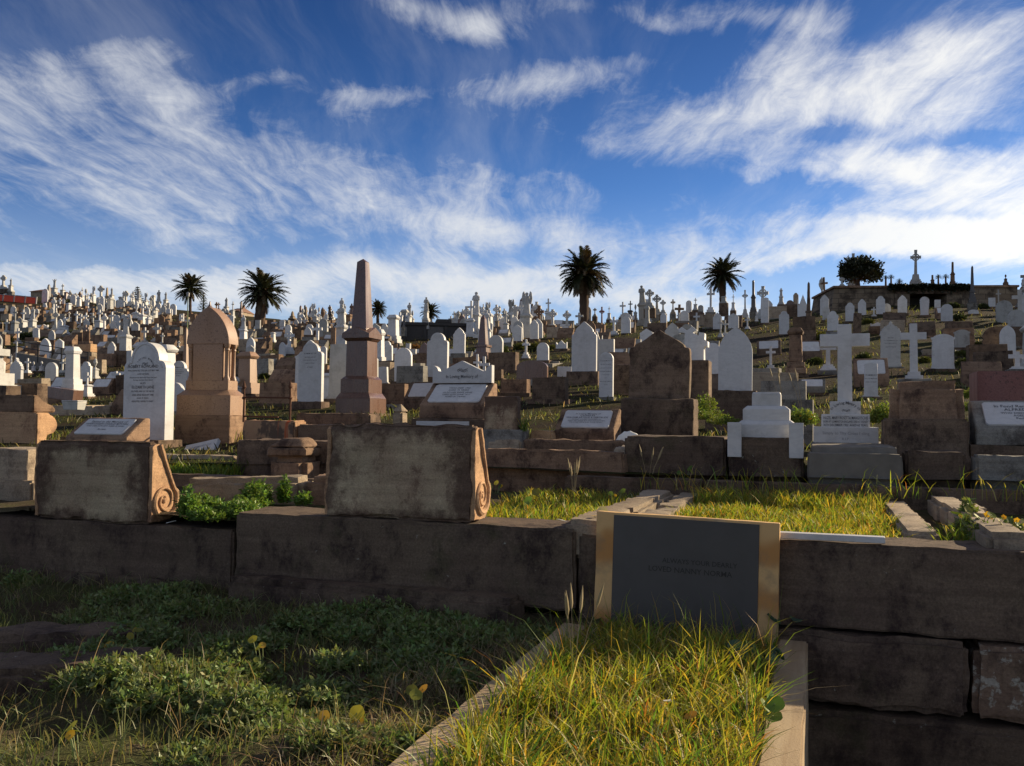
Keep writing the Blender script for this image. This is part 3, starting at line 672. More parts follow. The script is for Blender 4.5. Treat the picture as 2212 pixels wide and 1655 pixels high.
bx('long dark low kerb in front of the red granite obelisk', 'grave kerb', 'grave_kerb', 636, 800, 893, 945, 6.3, .35, 'sandstone_dark', seed=6)
bx('dark kerb run behind the largest blackened slab', 'grave kerb', 'grave_kerb', 640, 890, 918, 960, 4.6, .3, 'sandstone_brown', seed=7)
r, W, H = bx('small pointed stone post behind the largest blackened slab', 'post', 'stone_post', 846, 868, 888, 950, 4.2, .17, 'sandstone_pale', seed=8, rough=.004)
part(r, 'point', MB().cb(W*.98, .17, H-.005, H+.08, .02, .02), 'sandstone_pale', bevel=.004)
# chest kerb right of the largest slab
r, W, H = bx('long boxed kerb with a chipped pale corner, right of the largest slab', 'grave kerb', 'grave_kerb', 1036, 1352, 972, 1020, 2.9, .18, 'sandstone_brown', zb=.62, seed=9)
slabpart(r, 'side_kerb', W/2-.17, W/2+.01, .1, 1.35, 0, H+.03, 'sandstone_pale', bevel=.02, rough=.01, res=.06)
slabpart(r, 'back_kerb', -W/2, W/2-.2, 1.2, 1.35, 0, H+.06, 'sandstone_brown', bevel=.02, rough=.01, res=.06)
r, W, H = bx('broken angled coping stone lying behind the boxed kerb', 'stone', 'coping_stone', 1050, 1125, 950, 975, 4.3, .3, 'sandstone_pale', seed=10)
bx('sunlit pale block beside the white CHARLES tablet', 'stone', 'stone_block', 1142, 1193, 930, 948, 4.6, .25, 'sandstone_ochre', seed=11)
bx('mossy dark wall under the marble cross and stepped pedestal', 'wall', 'retaining_wall', 1345, 1570, 942, 1036, 3.05, .5, 'wall_mossy', zb=.7, seed=12)
r, W, H = bx('lichen-spotted dark plinth under the stepped white pedestal', 'plinth', 'stone_plinth', 1572, 1736, 945, 1030, 2.95, .55, 'wall_mossy', zb=.7, seed=13, rough=.006)
for x in (-W/2-.0, W/2-.115): slabpart(r, 'marble_pilaster', x, x+.115, -.30, -.26, H-.17, H+.125, 'marble', bevel=.003)
zp = F(0, 0, 0); rr_ = thing('stepped_pedestal', 'white stepped marble pedestal with no monument on top', 'pedestal', r.location + Vector((0, 0, H-.006)))
for k, (w1, w2, z0, z1, z2) in enumerate(((.74, .60, 0, .115, .15), (.58, .47, .149, .245, .275), (.36, .33, .274, .375, .395))):
    m = MB(); f = W*1.0/.74*.80; m.cb(w1*f, w1*f*.72, z0, z1); m.cb(w1*f, w1*f*.72, z1-.001, z2, w2*f, w2*f*.72); part(rr_, 'step', m, 'marble', bevel=.003)
r, W, H = bx('stained concrete block under the large white marble cross', 'plinth', 'stone_plinth', 1742, 1952, 980, 1042, 2.8, .62, 'concrete', zb=.7, seed=14, rough=.006, bevel=.012)
slabpart(r, 'bed_slab', -W/2+.03, W/2-.03, -.12, 1.75, H-.35, H+.055, 'concrete', bevel=.012, rough=.006, res=.08)
bx('green-stained low stone between the cross block and the right-hand desk tomb', 'stone', 'stone_block', 1955, 2092, 975, 1040, 3.0, .35, 'wall_mossy', zb=.7, seed=15)
r, W, H = bx('squat dark base under the rounded brown stone at right', 'plinth', 'stone_plinth', 1908, 2098, 905, 976, 3.6, .5, 'sandstone_dark', zb=.85, seed=16)
PLACED.append((1905, 2100, 822, 976, 9))
bx('weathered brown stone with rounded top corners on its dark base at right', 'headstone', 'headstone', 1922, 2090, 822, 906, 3.75, .32, 'sandstone_brown', zb=1.17, seed=17, taper=.96, bevel=.07)
bx('polished maroon granite block at the right edge', 'tomb', 'granite_block', 2112, 2330, 801, 872, 4.6, .5, 'granite_maroon', seed=18, rough=0, bevel=.006, taper=1)
r, W, H = bx('sloping low kerb running right from the desk tomb at the right edge', 'grave kerb', 'grave_kerb', 2105, 2330, 985, 1045, 2.9, .25, 'stone_grey', zb=.7, seed=19)

def profiled(label, cat, name, u0, u1, vb, b, prof, mat, pn, mat2=None):
    a0, zb = hit_b(u0, vb, b); a1, zb = hit_b(u1, vb, b); r = thing(name, label, cat, F((a0+a1)/2, b, zb)); W = a1-a0
    m = MB(); m.xprism(prof, -W/2, W/2); part(r, pn, m, mat, bevel=.015, rough=.009, res=.05, seed=70, seg=2); return r, W
r, W = profiled('ochre scroll-sided sandstone tomb near the left edge', 'tomb', 'scroll_tomb', -70, 78, 960, 4.9, [(0, -.3), (.20, -.3), (.20, .12), (.34, .17), (.37, .28), (.33, .40), (.2, .45), (0, .46)], 'sandstone_warm', 'lower_block')
m = MB(); m.xprism([(.02, .455), (.40, .455), (.42, .50), (.36, .56), (.2, .62), (.12, .70), (.02, .71)], -W/2, W*.43); part(r, 'scrolled_block', m, 'sandstone_brown', bevel=.012, rough=.009, res=.05, seg=2)
# headstones and tombs read off the photograph -----------------------------------------
def desk_tomb(label, u0, u1, vt, vb, b, D, lines, mat='sandstone_brown', arcs=None, **kw):
    a0, _ = hit_b(u0, vb, b); a1, z0 = hit_b(u1, vb, b); z0 = hit_b((u0+u1)/2, vb, b)[1]; zt = hit_b((u0+u1)/2, vt, b+D)[1]; W = a1-a0; H = zt-z0
    r = thing('desk_tomb', label, 'grave marker', F((a0+a1)/2, b+D/2, z0)); ps = monument('desk', W, H, mat, 'sandstone_dark', 0, None, .4, dict(D=D))
    for nm, mb, mt in ps: o = part(r, nm, mb, mt, bevel=.004 if 'plaque' in nm else .012, rough=0 if 'plaque' in nm else .006, res=.05, seed=50)
    M = desk_M(W, H, D); m = MB()
    for t, s, z, wm in lines: line(m, t, s*W, 0, z*H, -.016, wm*W, M)
    if lines: part(o, 'lettering', m, 'lead_letter')
    PLACED.append((u0, u1, vt, vb, 9.0)); return r, W, H
desk_tomb('slanted white tablet on a low brown desk stone behind the left scroll slab', 140, 272, 902, 968, 3.9, .42, [('Sacred to the Memory of', .058, .20, .6), ('HENRY JOSEPH CHARLES MITCHELL', .048, .08, .7), ('WHO DIED 16TH SEPT. AGED 72 YEARS', .036, -.03, .62), ('At rest', .05, -.22, .3)])
desk_tomb('slanted white tablet with cut corners facing the boxed kerb', 1196, 1326, 884, 958, 4.75, .40, [('In Loving Memory of', .05, .2, .5), ('CHARLES', .06, .11, .3), ('WILLIAM ARTHUR & GERTRUDE', .055, .02, .7), ('DEARLY LOVED CHILDREN OF', .036, -.06, .6), ('THOU ART GONE BUT NOT FORGOTTEN', .034, -.13, .62), ('THE LORD GAVE AND TOOK AWAY', .034, -.2, .58)])
desk_tomb('white tablet reading ALFRED on the grey desk tomb at the right edge', 2108, 2360, 866, 965, 3.7, .40, [('In Fond Remembrance of', .058, .20, .62), ('ALFRED BRIGHT', .058, .08, .6), ('WHO DIED 16TH MAY 1914', .04, -.03, .5), ('AGED 38 YEARS', .04, -.12, .4), ('Perfect Peace', .045, -.22, .4)], 'stone_grey')
# pediment tomb
r, W, H = desk_tomb('pedimented tomb with two white tablets naming his daughter Lillie Marion', 905, 1046, 828, 905, 5.6, .50, [('WHO DIED 1902', .045, .2, .4), ('AGED 75 YEARS', .045, .10, .4), ('ALSO HIS WIFE JANE', .05, -.02, .5), ('DIED 12TH JUNE 1911', .045, -.12, .5), ('AGED 81 YEARS', .045, -.22, .4)], 'sandstone_brown')
m = MB(); m.prism(outline('pediment', W*.93, H*.62), .14, .24); m.xf(Matrix.Translation((0, -.05, H-.005))); o = part(r, 'pediment', m, 'marble', bevel=.004)
m = MB(); line(m, 'In Loving Memory of', .062, 0, H*1.13, .087, W*.5); sprig(m, 0, H*1.34, .07, .087); part(o, 'lettering', m, 'lead_letter')
m = MB(); m.cb(W*1.12, .34, -.55, .004, y=-.22); part(r, 'base', m, 'sandstone_dark', bevel=.012, rough=.006, res=.06)
m = MB(); m.box(-W*.46, W*.34, -.412, -.385, -.30, -.03); o = part(r, 'lower_tablet', m, 'marble', bevel=.003)
m = MB(); line(m, 'ALSO HIS DAUGHTER', .045, -W*.06, -.12, -.414); line(m, 'LILLIE MARION', .062, -W*.06, -.21, -.414); part(o, 'lettering', m, 'lead_letter')
# ---------------------------------------------------------------- stones near enough to read
def rowland(W, H, y):
    m = MB(); arc(m, 'IN LOVING MEMORY', .034, 0, H-.40, .17, 2.5, y); sprig(m, 0, H-.30, .05, y)
    for t, s, z in (('ROBERT ROWLAND', .060, .735), ('WHO DEPARTED THIS LIFE 21ST MAY 1889', .030, .70), ('AGED 68 YEARS', .030, .665), ('Blessed are the dead which die in the Lord', .028, .63), ('for they rest from their labours', .028, .605), ('ALSO', .04, .568), ('ELIZABETH JANE', .055, .525), ('BELOVED WIFE OF THE ABOVE', .030, .488), ('DIED 22ND AUGUST 1908', .034, .45), ('AGED 79 YEARS', .03, .418), ('REUNITED NEVER TO PART', .032, .385)):
        line(m, t, s, -W*.03, H*z, y, W*.8)
    return m
def few(*L):
    def f(W, H, y):
        m = MB()
        for t, s, z in L: line(m, t, s*W, 0, H*z, y, W*.82)
        return m
    return f
generic = few(('IN MEMORY OF', .075, .80), ('BELOVED WIFE OF', .055, .74), ('WHO DEPARTED THIS LIFE', .05, .69), ('AGED 52 YEARS', .055, .64), ('AT REST', .07, .57))
place('o', 'shoulder', 319, 740, 950, 90, 'marble', 'tall white headstone lettered ROBERT ROWLAND behind the left scroll slab', pl=14, d=12.3, rz=R(-23), T=.17, insc=rowland, o=dict(rim=1, bw=1.1))
place('b2', 'round', 775+0, 360, 540, 215, 'sandstone_ochre', 'small ochre round-topped headstone behind the dark brown block', pl=60)
# arched pink granite monument with side columns
u, vb, d = 455, 963, 13.0; p = P(u, vb, d); s_ = K*d
r = thing('arched_monument', 'tall pink granite monument with a pointed arch and side columns', 'monument', p, R(-8))
Hh = (963-664)*s_; W = 96*s_; m = MB(); m.cb(W*1.30, W*.86, -.4, 66*s_); part(r, 'plinth', m, 'sandstone_brown', bevel=.012, rough=.006, res=.06, seed=60)
z1 = 66*s_; z2 = z1+42*s_; z3 = z2+12*s_; zc = z3 + 20*s_; zsp = zc + 78*s_
m = MB(); m.cb(W*1.26, W*.78, z1-.004, z2); m.cb(W*1.26, W*.78, z2-.001, z3, W*1.0, W*.50); part(r, 'base', m, 'granite_pink', bevel=.005)
m = MB(); m.cb(W, W*.48, z3-.003, zc); m.cb(W*.70, W*.45, zc-.002, zsp+.002); part(r, 'die', m, 'granite_pink', bevel=.004)
hf = half('gothic', 1.0); rad_h = (Hh-zsp)/W; hh = rad_h; rad = .25+hh*hh; a1_ = math.degrees(math.atan2(hh, rad-.5)); hp = arcp(.5-rad, 0, rad, rad, 0, a1_, 12)
m = MB(); m.prism([(x*W, zsp+z*W) for x, z in hp] + [(-x*W, zsp+z*W) for x, z in reversed(hp[:-1])], -W*.24, W*.24); part(r, 'arch', m, 'granite_pink', bevel=.005)
for x in (-1, 1):
    for y in (-1, 1):
        m = MB(); cx, cy = x*W*.425, y*W*.16; q = zsp-zc
        m.lathe([(.075*W, zc-.003), (.075*W, zc+q*.04), (.055*W, zc+q*.1), (.047*W, zc+q*.14), (.045*W, zc+q*.8), (.06*W, zc+q*.84), (.05*W, zc+q*.88), (.075*W, zc+q*.95), (.075*W, zsp+.004)], 12, cx, cy); part(r, 'column', m, 'granite_pink')
PLACED.append((395, 522, 660, 965, 13))
# red granite obelisk
u, vb, d = 770, 893, 18.0; p = P(u, vb, d); s_ = K*d
r = thing('obelisk', 'tall red granite obelisk glowing on its sunlit side', 'obelisk', p + Vector((0, .55, 0)), R(-17)); W = 112*s_*.74
zz = [s_*q for q in (0, 33, 45, 48, 75, 160, 166, 176, 185, 192, 338, 346)]
m = MB(); m.cb(W*1.24, W*1.24, -1.2, .004); part(r, 'plinth', m, 'sandstone_dark', bevel=.015, rough=.006, res=.08)
m = MB(); m.cb(W, W, 0, zz[1]); m.cb(W, W, zz[1]-.001, zz[2], W*.84, W*.84); m.cb(W*.82, W*.82, zz[2]-.003, zz[4]); m.cb(W*.82, W*.82, zz[4]-.001, zz[4]+.07, W*.64, W*.64); part(r, 'stepped_base', m, 'granite_red', bevel=.006)
m = MB(); m.cb(W*.63, W*.63, zz[4]+.06, zz[5], W*.61, W*.61); part(r, 'die', m, 'granite_red', bevel=.005)
m = MB(); m.cb(W*.63, W*.63, zz[5]-.002, zz[6], W*.76, W*.76); m.cb(W*.80, W*.80, zz[6]-.001, zz[7])
for a in (0, 90): # crossing gables
    q = MB(); q.prism([(-W*.4, zz[7]-.002), (W*.4, zz[7]-.002), (0, zz[9]-.01)], -W*.4 + .001*a/90, W*.4-.001*a/90); q.xf(Matrix.Rotation(R(a), 4, 'Z')); m.add(q.v, q.f)
part(r, 'cornice', m, 'granite_red', bevel=.003)
m = MB(); m.cb(W*.45, W*.45, zz[8]-.06, zz[10], W*.245, W*.245); m.cb(W*.245, W*.245, zz[10]-.001, zz[11], .008, .008); part(r, 'shaft', m, 'granite_red', bevel=.003)
PLACED.append((720, 870, 555, 900, 18))
# big marble cross on three lettered steps
u, vb, d = 1827, 959, 8.35; p = P(u, vb, d); s_ = K*d; cw = math.cos(PHI)-.325*math.tan(math.atan((u-1106)*K))*-1*0; W = 141*s_/(CP+math.tan(math.atan((u-1106)*K))*SP)
r = thing('marble_cross', 'large veined white marble cross on three lettered steps', 'cross', p + Vector((SP*.2, CP*.2, 0)), -PHI)
y_ = -.2; st = ((1.0, 0, 36, .40), (.745, 36, 64, .32), (.475, 64, 92, .24))
ln_ = ([('Simply to Thy Cross I cling', .038, 20, 'letter_faint'), ('R.I.P.', .034, 8, 'letter_faint')], [('HAZEL MARY ROSETTA MARGOSCHIS', .040, 17, 'lead_letter'), ('BORN AT LEAMINGTON ENGLAND DIED AT SYDNEY', .030, 9.5, 'lead_letter'), ('30TH DECEMBER 1902  AGED 62 YEARS', .032, 2, 'lead_letter')], [])
for k, (f, q0, q1, dp) in enumerate(st):
    m = MB(); m.cb(W*f, dp, q0*s_-.003, q1*s_); o = part(r, 'step', m, 'marble', bevel=.004); m = MB()
    for t, sz, q, mt in ln_[k]: line(m, t, sz, 0, (q0+q)*s_, -dp/2-.002, W*f*.92)
    if k == 2: arc(m, 'In Loving Memory of', .040, 0, q0*s_-.06, .155, 1.75, -dp/2-.002); sprig(m, 0, (q0+8)*s_, .035, -dp/2-.002)
    part(o, 'lettering', m, 'letter_faint' if k == 0 else 'lead_letter')
m = MB(); Hc = 171*s_; m.prism([(x, z+92*s_-.003) for x, z in latin(103*s_, Hc, 30*s_, .795, 28*s_)], -.055, .055); part(r, 'cross', m, 'marble', bevel=.004)
PLACED.append((1740, 1950, 690, 1040, 8.8))
# conch shell on the kerb
p = P(1357, 955, 9.2); r = thing('white_shell', 'white fluted shell lying on the kerb corner right of the CHARLES tablet', 'shell', p)
m = MB(); n_ = 12
m.lathe([(.075*(abs(math.sin(3.1416*i/8))**.7+.05)*(1+.12*(i % 2)), .13*(i/8-.5)*2) for i in range(9)], 12, ex=1, ey=.6); m.xf(Matrix.Translation((0, 0, .03)) @ Matrix.Rotation(R(83), 4, 'Y'))
for i in range(5): m.lathe([(.016, -.045), (.012, 0), (.018, .03)], 6, -.08+.04*i, -.03)
part(r, 'shell', m, 'petal_white')
# fallen tablet, basin, tilted block
p = P(433, 972, 11.6); r = thing('fallen_tablet', 'broken white tablet lying tilted in the grass below the pink arch', 'marble slab', p, -PHI, tilt=-.2, tiltx=-.75)
m = MB(); m.box(-.26, .26, -.03, .03, -.14, .12); o = part(r, 'slab', m, 'marble', bevel=.006)
m = MB(); line(m, 'IN MEMORY OF', .05, 0, .02, -.032); line(m, 'OUR DEAR MOTHER', .04, 0, -.04, -.032); part(o, 'lettering', m, 'letter_faint')
S = 'sandstone_dark'
def silhouette(name, label, cat, pts, c, base, d, T, mat, pl=0, partn='slab', zoff=0):
    '''a slab cut to its own outline (crop coordinates, anticlockwise from the front); base = crop y of its foot'''
    cv = [cpx(c, x, y) for x, y in pts]; um = (min(u for u, _ in cv)+max(u for u, _ in cv))/2; p = P(um, cpx(c, 0, base)[1], d); s = K*d; f = CP + math.tan(math.atan((um-1106)*K))*SP
    r = thing(name, label, cat, p); m = MB(); out = [((u-um)*s/f, (cpx(c, 0, base)[1]-v)*s) for u, v in cv]; m.prism(out, -T/2, T/2); part(r, partn, m, mat, bevel=.006, rough=.004 if 'sand' in mat else 0, res=.07)
    if pl: w = max(x for x, _ in out)-min(x for x, _ in out); m = MB(); m.cb(w*1.1, T*2.2, -pl, .004); part(r, 'plinth', m, 'sandstone_dark', bevel=.01)
    PLACED.append((min(u for u, _ in cv), max(u for u, _ in cv), min(v for _, v in cv), max(v for _, v in cv), d)); return r
silhouette('broken_headstone', 'broken rustic white marble stone with a leaning cross top behind the brown gabled headstone', 'headstone', [(780,1590),(1120,1590),(1118,1380),(1150,1345),(1185,1370),(1190,1270),(1130,1235),(1135,1125),(1040,1105),(1030,1170),(930,1115),(1000,1068),(925,1005),(830,1075),(740,1010),(665,1062),(700,1110),(790,1120)], 'a6', 1600, 15.2, .22, 'marble', 1.0)
L = [
# -- left, near -------------------------------------------------
('o','obelisk',-60,540,858,120,'marble_aged','tall white tapering monument cut off by the left edge of the view',30,None),
('b1','pedestal',1040,20,650,230,'marble','white broken pedestal with a draped fragment, standing on the tilted brown block',0,24),
('b1','block',920,620,780,400,'granite_red','tilted reddish block under the white broken pedestal',40,23.5),
('b1','cusped',235,180,570,170,'marble','white crocketed headstone left of the plain white cross at far left',20,None),
('b1','cross',395,185,400,85,'marble','small white cross on steps behind the crocketed headstone at left',40,None),
('b1','round',740,245,515,160,'marble','white round-topped headstone beside the broken white pedestal',30,None),
('b1','cross',895,200,395,80,'marble_aged','small white cross just left behind the broken white pedestal',40,None),
('b1','shoulder',1240,235,520,140,'marble','white shouldered headstone right of the broken white pedestal',20,None),
('b1','pedcross',1250,385,740,160,'marble','white ringed cross base with bright steps right of the tilted brown block',20,None),
('b1','urn',1365,185,480,110,'marble_aged','small white lantern-shaped monument with finial at left',30,None),
('b1','cross',1665,370,560,120,'marble','lone small white cross in front of the dark bank at left',60,None),
('b1','flat',1860,75,400,70,'marble','narrow white slab peeping out left of the ROBERT ROWLAND headstone',20,None),
('b1','statue',150,125,370,75,'marble_aged','small white shrouded figure at far left beside the crocketed headstone',20,None),
('b1','urn',480,230,370,60,'marble','leftmost of three little white finials in front of the left path',20,None),
('b1','urn',595,225,370,70,'marble','rightmost of three little white finials in front of the left path',20,None),
('b2','shoulder',370,225,740,255,'marble','white shouldered headstone between ROBERT ROWLAND and the pink arch',40,None),
('b2','wavy',310,535,950,240,'marble','low white headstone with a curled top in front of the pink arch',40,None),
('b2','obelisk',460,-260,560,130,'granite_pink','slim pink obelisk partly behind the pink granite arch',20,None),
('b2','pedestal',1350,95,700,330,'granite_pink','pink granite pillar with a gabled cap right of the pink arch',50,None),
('b2','block',1790,540,840,450,'sandstone_brown','brown sandstone block with a sunlit right end, left of the obelisk',30,None),
('b2','urn',1190,450,740,200,'marble','white carved fragment between the pink arch and the pink pillar',20,None),
# -- centre left ---------------------------------------------------
('o','shoulder',671,740,868,50,'marble','white shouldered lettered headstone immediately left of the red obelisk',16,None),
('o','tablet',735,742,862,60,'marble_aged','white tapering headstone half hidden by the red obelisk',12,None),
('b3','pedestal',340,400,775,300,'marble','white lettered pedestal half hidden by the foot of the red obelisk',10,None),
('b3','block',1245,555,850,370,'sandstone_brown','brown scrolled block right of the foot of the red obelisk',40,None),
('b3','block',1510,300,545,390,'stone_grey','grey concrete block right of the red obelisk',120,None),
('b3','round',1385,35,520,240,'marble','white round-topped headstone behind the grey concrete block',60,None),
('b3','pedestal',1040,-230,310,190,'marble','white arched pedestal just right of the red obelisk',20,None),
('b3','tablet',1090,305,550,180,'marble','small white lettered tablet stone just right of the red obelisk',30,None),
('o','shoulder',945,719,815,44,'marble','white shouldered headstone in front of the dark vault',24,None),
('o','ogee',992,708,764,25,'marble','white pointed headstone on a grey pedestal right of the shouldered one before the vault',36,None),
('o','low_round',1016,776,812,36,'sandstone_dark','dark rounded stone behind the pedimented tomb',16,None),
('o','pediment',1010,800,826,46,'marble','small white pediment behind the larger pedimented tomb',20,None),
('o','cross',1031,765,835,18,'marble','left of the two plain white crosses behind the pedimented tomb',30,None),
('o','cross',1046,770,838,24,'marble','right of the two plain white crosses behind the pedimented tomb',30,None),
('o','obelisk',1044,680,778,44,'granite_red','slim red granite obelisk topped with a cross, right of the dark vault',20,None),
('a4','pedestal',165,800,1290,270,'marble','white heaped monument base left of the dark vault',40,None),
# -- centre ----------------------------------------------------------
('o','ogee',1262,695,803,53,'marble','tall plain white pointed headstone under the largest palm',28,None),
('b4','round',2095,100,745,195,'marble','white round-topped lettered headstone left of the big brown gabled stone',30,None),
('b4','low_round',1030,215,500,440,'granite_red','reddish round-shouldered granite stone in the centre',60,None),
('b4','block',1290,465,780,480,'sandstone_dark','dark block with a bright right edge below the reddish granite stone',60,None),
('b4','block',790,490,690,380,'sandstone_brown','low brown block left of the dark block with the bright edge',50,None),
('b4','round',1185,-40,220,165,'marble','small white round-topped headstone behind the reddish granite stone',50,None),
('b4','cross',940,-330+240,150,85,'marble','white cross on two steps behind the reddish granite stone',50,None),
('b4','block',620,105,370,400,'sandstone_dark','dark stone chest with a small white plate, right of the slim red obelisk',30,None),
('b4','flat',1495,305,455,200,'marble','white slab leaning at the foot of the tall pointed headstone',20,None),
('b4','block',500,350,480,210,'sandstone_dark','small dark round-cornered stone right of the two white crosses',20,None),
('b4','block',600,730,1210,500,'sandstone_block','blackened scroll-ended slab right of the pedimented tomb',60,9.9),
('a5','gable',95,970,1255,165,'marble','white gabled headstone left of the bushes under the largest palm',30,None),
('a5','ogee',390,880,1220,140,'marble','white narrow-necked headstone above the bushes under the largest palm',30,None),
('a5','pediment',860,1240,1385,190,'marble','white open-book stone left of the tall pointed headstone',30,None),
('o','gable',1425,713,862,131,S,'big brown gabled sandstone headstone right of centre',0,10.9),
('o','block',1424,862,975,160,S,'dark lower block under the big brown gabled headstone',30,10.75),
('o','gothic',1588,708,845,73,'marble','plain white pointed-arch headstone right of the broken marble',0,14.5),
('o','block',1588,845,905,96,'wall_mossy','mossy dark plinth under the plain white pointed-arch headstone',30,14.4),
('b5','desk',1180,690,935,330,'sandstone_brown','small white tablet with cut corners beside the big gabled headstone',20,None),
# -- right, near -----------------------------------------------------
('b7','cross',625,145,945,400,'marble','second large plain white cross, standing behind the rounded brown stone',30,12.0),
('b7','cusped',285,110,770,310,'marble_aged','ornate crocketed off-white headstone left of the second white cross',20,None),
('b7','segment',1040,298,800,345,'marble','white headstone with eared shoulders right of the second white cross',30,None),
('b7','segment',1315,235,495,240,'marble_grey','bluish grey headstone behind the one with eared shoulders',30,None),
('b7','gothic',1975,170,600,230,'marble','pale pointed headstone beside the brown armorial stone',20,None),
('b7','wavy',1800,190,560,400,S,'brown armorial stone with a small white plate and bulging sides',20,None),
('b7','cross',2110,545,820,270,'marble','small white cross with flared foot on the maroon granite block',0,10.6),
('o','pedestal',2235,700,800,90,'marble_aged','tall white statue base cut off at the right edge',20,None),
('b6','pedestal',410,20,690,370,'sandstone_brown','broad brown sandstone pedestal left of the large marble cross',20,None),
('b6','tablet',1485,530,1015,250,'marble','small white tapering lettered pedestal right of the large marble cross',20,None),
('b6','cross',45,285,630,150,'marble','white cross left of the broad brown sandstone pedestal',40,None),
('b6','cross',870,200,640,260,'marble','white cross with flared foot behind the large marble cross',30,None),
('b6','desk',640,760,960,380,'stone_grey','white tablet with cut corners left of the large marble cross',40,None),
('b6','block',230,790,1060,660,'stone_grey','flat grey stone behind the stepped white pedestal',30,12.0),
# -- skyline and slope, right ------------------------------------------
('a8','celtic',347,120,725,200,'marble_grey','tall ringed cross on steps, highest on the hill-top vault',0,53),
('a8','column',985,325,715,135,S,'taller dark broken column on the hill-top vault',0,53),
('a8','column',640,550,720,120,S,'shorter dark broken column on the hill-top vault',0,53),
('a8','obelisk',1325,390,1040,170,'granite_dark','dark slim obelisk standing in front of the hill-top vault',20,47),
('a8','urn',1900,540,690,95,S,'small dark urn on the right end of the hill-top vault',0,53),
('a8','ogee',120,900,1218,165,'marble','white headstone in front of the left pier of the hill-top vault',20,None),
('a8','wavy',500,928,1250,170,'marble','white curvy headstone before the dark opening of the hill-top vault',20,None),
('a8','flat',725,980,1195,105,'marble','small square-topped white headstone before the hill-top vault',20,None),
('a8','round',885,1055,1355,205,'marble','broad white round-topped headstone below the hill-top vault',20,None),
('a8','cross',1780,800,1100,100,'marble_grey','grey-white cross near the right end of the hill-top vault',20,None),
('a8','flat',1665,945,1105,120,'marble','low white square stone beside the grey-white cross',20,None),
('a8','gothic',1950,715,1045,185,'marble','large white headstone at the right end of the hill-top vault',30,None),
('a8','low_round',1345,1150,1230,180,'marble','small low white rounded stone below the dark slim obelisk',20,None),
('a7','obelisk',705,665,1420,190,S,'slim reddish spire on a gabled sandstone base left of the hill-top vault',10,None),
('a7','statue',235,775,1062,130,'marble_aged','white statue group on the skyline right of the dark pillar',20,None),
('a7','shoulder',490,860,1055,90,'sandstone_pale','pale brown headstone on the skyline right of the statue group',20,None),
('a7','round',885,940,1185,85,'marble','slim white headstone on the slope left of the hill-top vault',20,None),
('a7','shoulder',1145,900,1140,90,'marble','white headstone on a pedestal at the left corner of the hill-top vault',10,None),
('a7','shoulder',285,1175,1580,175,'marble','white shouldered headstone above the broad brown pedestal',10,None),
('a7','round',1010,1110,1335,125,'marble_aged','white round headstone left of the bulging one above the large cross',10,None),
('a7','shoulder',1125,1175,1520,195,'marble','bulging white headstone just left of the large marble cross head',20,None),
('a7','shoulder',1420,1030,1355,155,'marble','white headstone directly above the head of the large marble cross',20,None),
('a7','ogee',1630,965,1250,140,'marble','white pointed headstone below the round dark tree',20,None),
('a7','shoulder',1950,915,1232,155,'marble','taller white headstone below the yucca plants',20,None),
('a7','round',2055,1045,1192,145,'marble_aged','shorter white headstone touching the taller one below the yuccas',30,None),
('a7','cross',1835,1105,1270,105,'marble','small white cross below the yucca plants',10,None),
('a7','tablet',1535,1205,1620,190,S,'leaning brown sandstone slab behind the large marble cross',10,None),
('a7','pediment',1900,1370,1440,250,'marble','white scalloped pediment on a dark stone left of the crocketed headstone',130,None),
('a7','celtic',1285,590,750,110,'marble_grey','ringed cross at the left end of the hill-top vault',0,53),
('a7','celtic',1480,180,740,190,'marble_grey','ringed cross rising behind the round dark tree',0,58),
('a6','celtic',175,360,690,165,'marble_grey','tallest ringed cross of the trio on the central skyline',10,60),
('a6','celtic',300,450,805,165,'marble_grey','middle ringed cross of the trio on the central skyline',10,None),
('a6','celtic',405,540,790,110,'marble_grey','smallest ringed cross of the trio on the central skyline',10,None),
('a6','celtic',575,530,785,90,'sandstone_pale','lone dark ringed cross right of the trio on the skyline',10,None),
('a6','pedestal',130,650,1010,135,'marble_grey','grey square pillar in front of the tallest ringed cross',10,None),
('a6','shoulder',415,760,1010,110,'marble','white headstone with flared foot below the ringed cross trio',10,None),
('a6','round',850,550,765,100,'marble','white round-topped headstone on the skyline left of the smaller palm',20,None),
('a6','pedcross',965,505,720,110,'marble_aged','white cross on a pedestal on the skyline left of the smaller palm',20,None),
('a6','round',1055,630,765,95,'marble_grey','low rounded grey headstone on the skyline left of the smaller palm',10,None),
('a6','cross',1225,330,755,150,'marble','large white cross on steps below the smaller palm',20,None),
('a6','pedestal',1450,480,600,150,'marble_grey','blocky white monument in front of the smaller palm trunk',40,50),
('a6','pedcross',1615,440,725,100,'marble','white cross on a slim pedestal right of the smaller palm',20,None),
('a6','celtic',1820,370,845,110,'marble_aged','white ringed cross left of the dark broken pillar',20,None),
('a6','column',1965,200,745,140,'granite_dark','tall dark broken pillar on the skyline right of the smaller palm',40,None),
('a6','low_round',2160,500,940,135,'marble','big white headstone on the skyline right of the dark broken pillar',20,None),
('a6','cross',680,760,955,85,'marble','small white cross on the slope below the lone dark ringed cross',10,None),
('a6','cross',985,760,1025,120,'marble','white cross on steps left of the brown round-topped stone',10,None),
('a6','round',1185,770,1015,155,'sandstone_pale','brown round-topped stone below the large white cross on steps',20,None),
('a6','ogee',1345,760,1050,155,'marble','white pointed headstone right of the brown round-topped stone',10,None),
('a6','gable',1620,770,1035,180,'marble','white draped headstone below the ringed cross near the broken pillar',10,None),
('a6','cross',1395,850,1190,100,'marble_aged','left of the paired white crosses above the plain pointed-arch headstone',20,None),
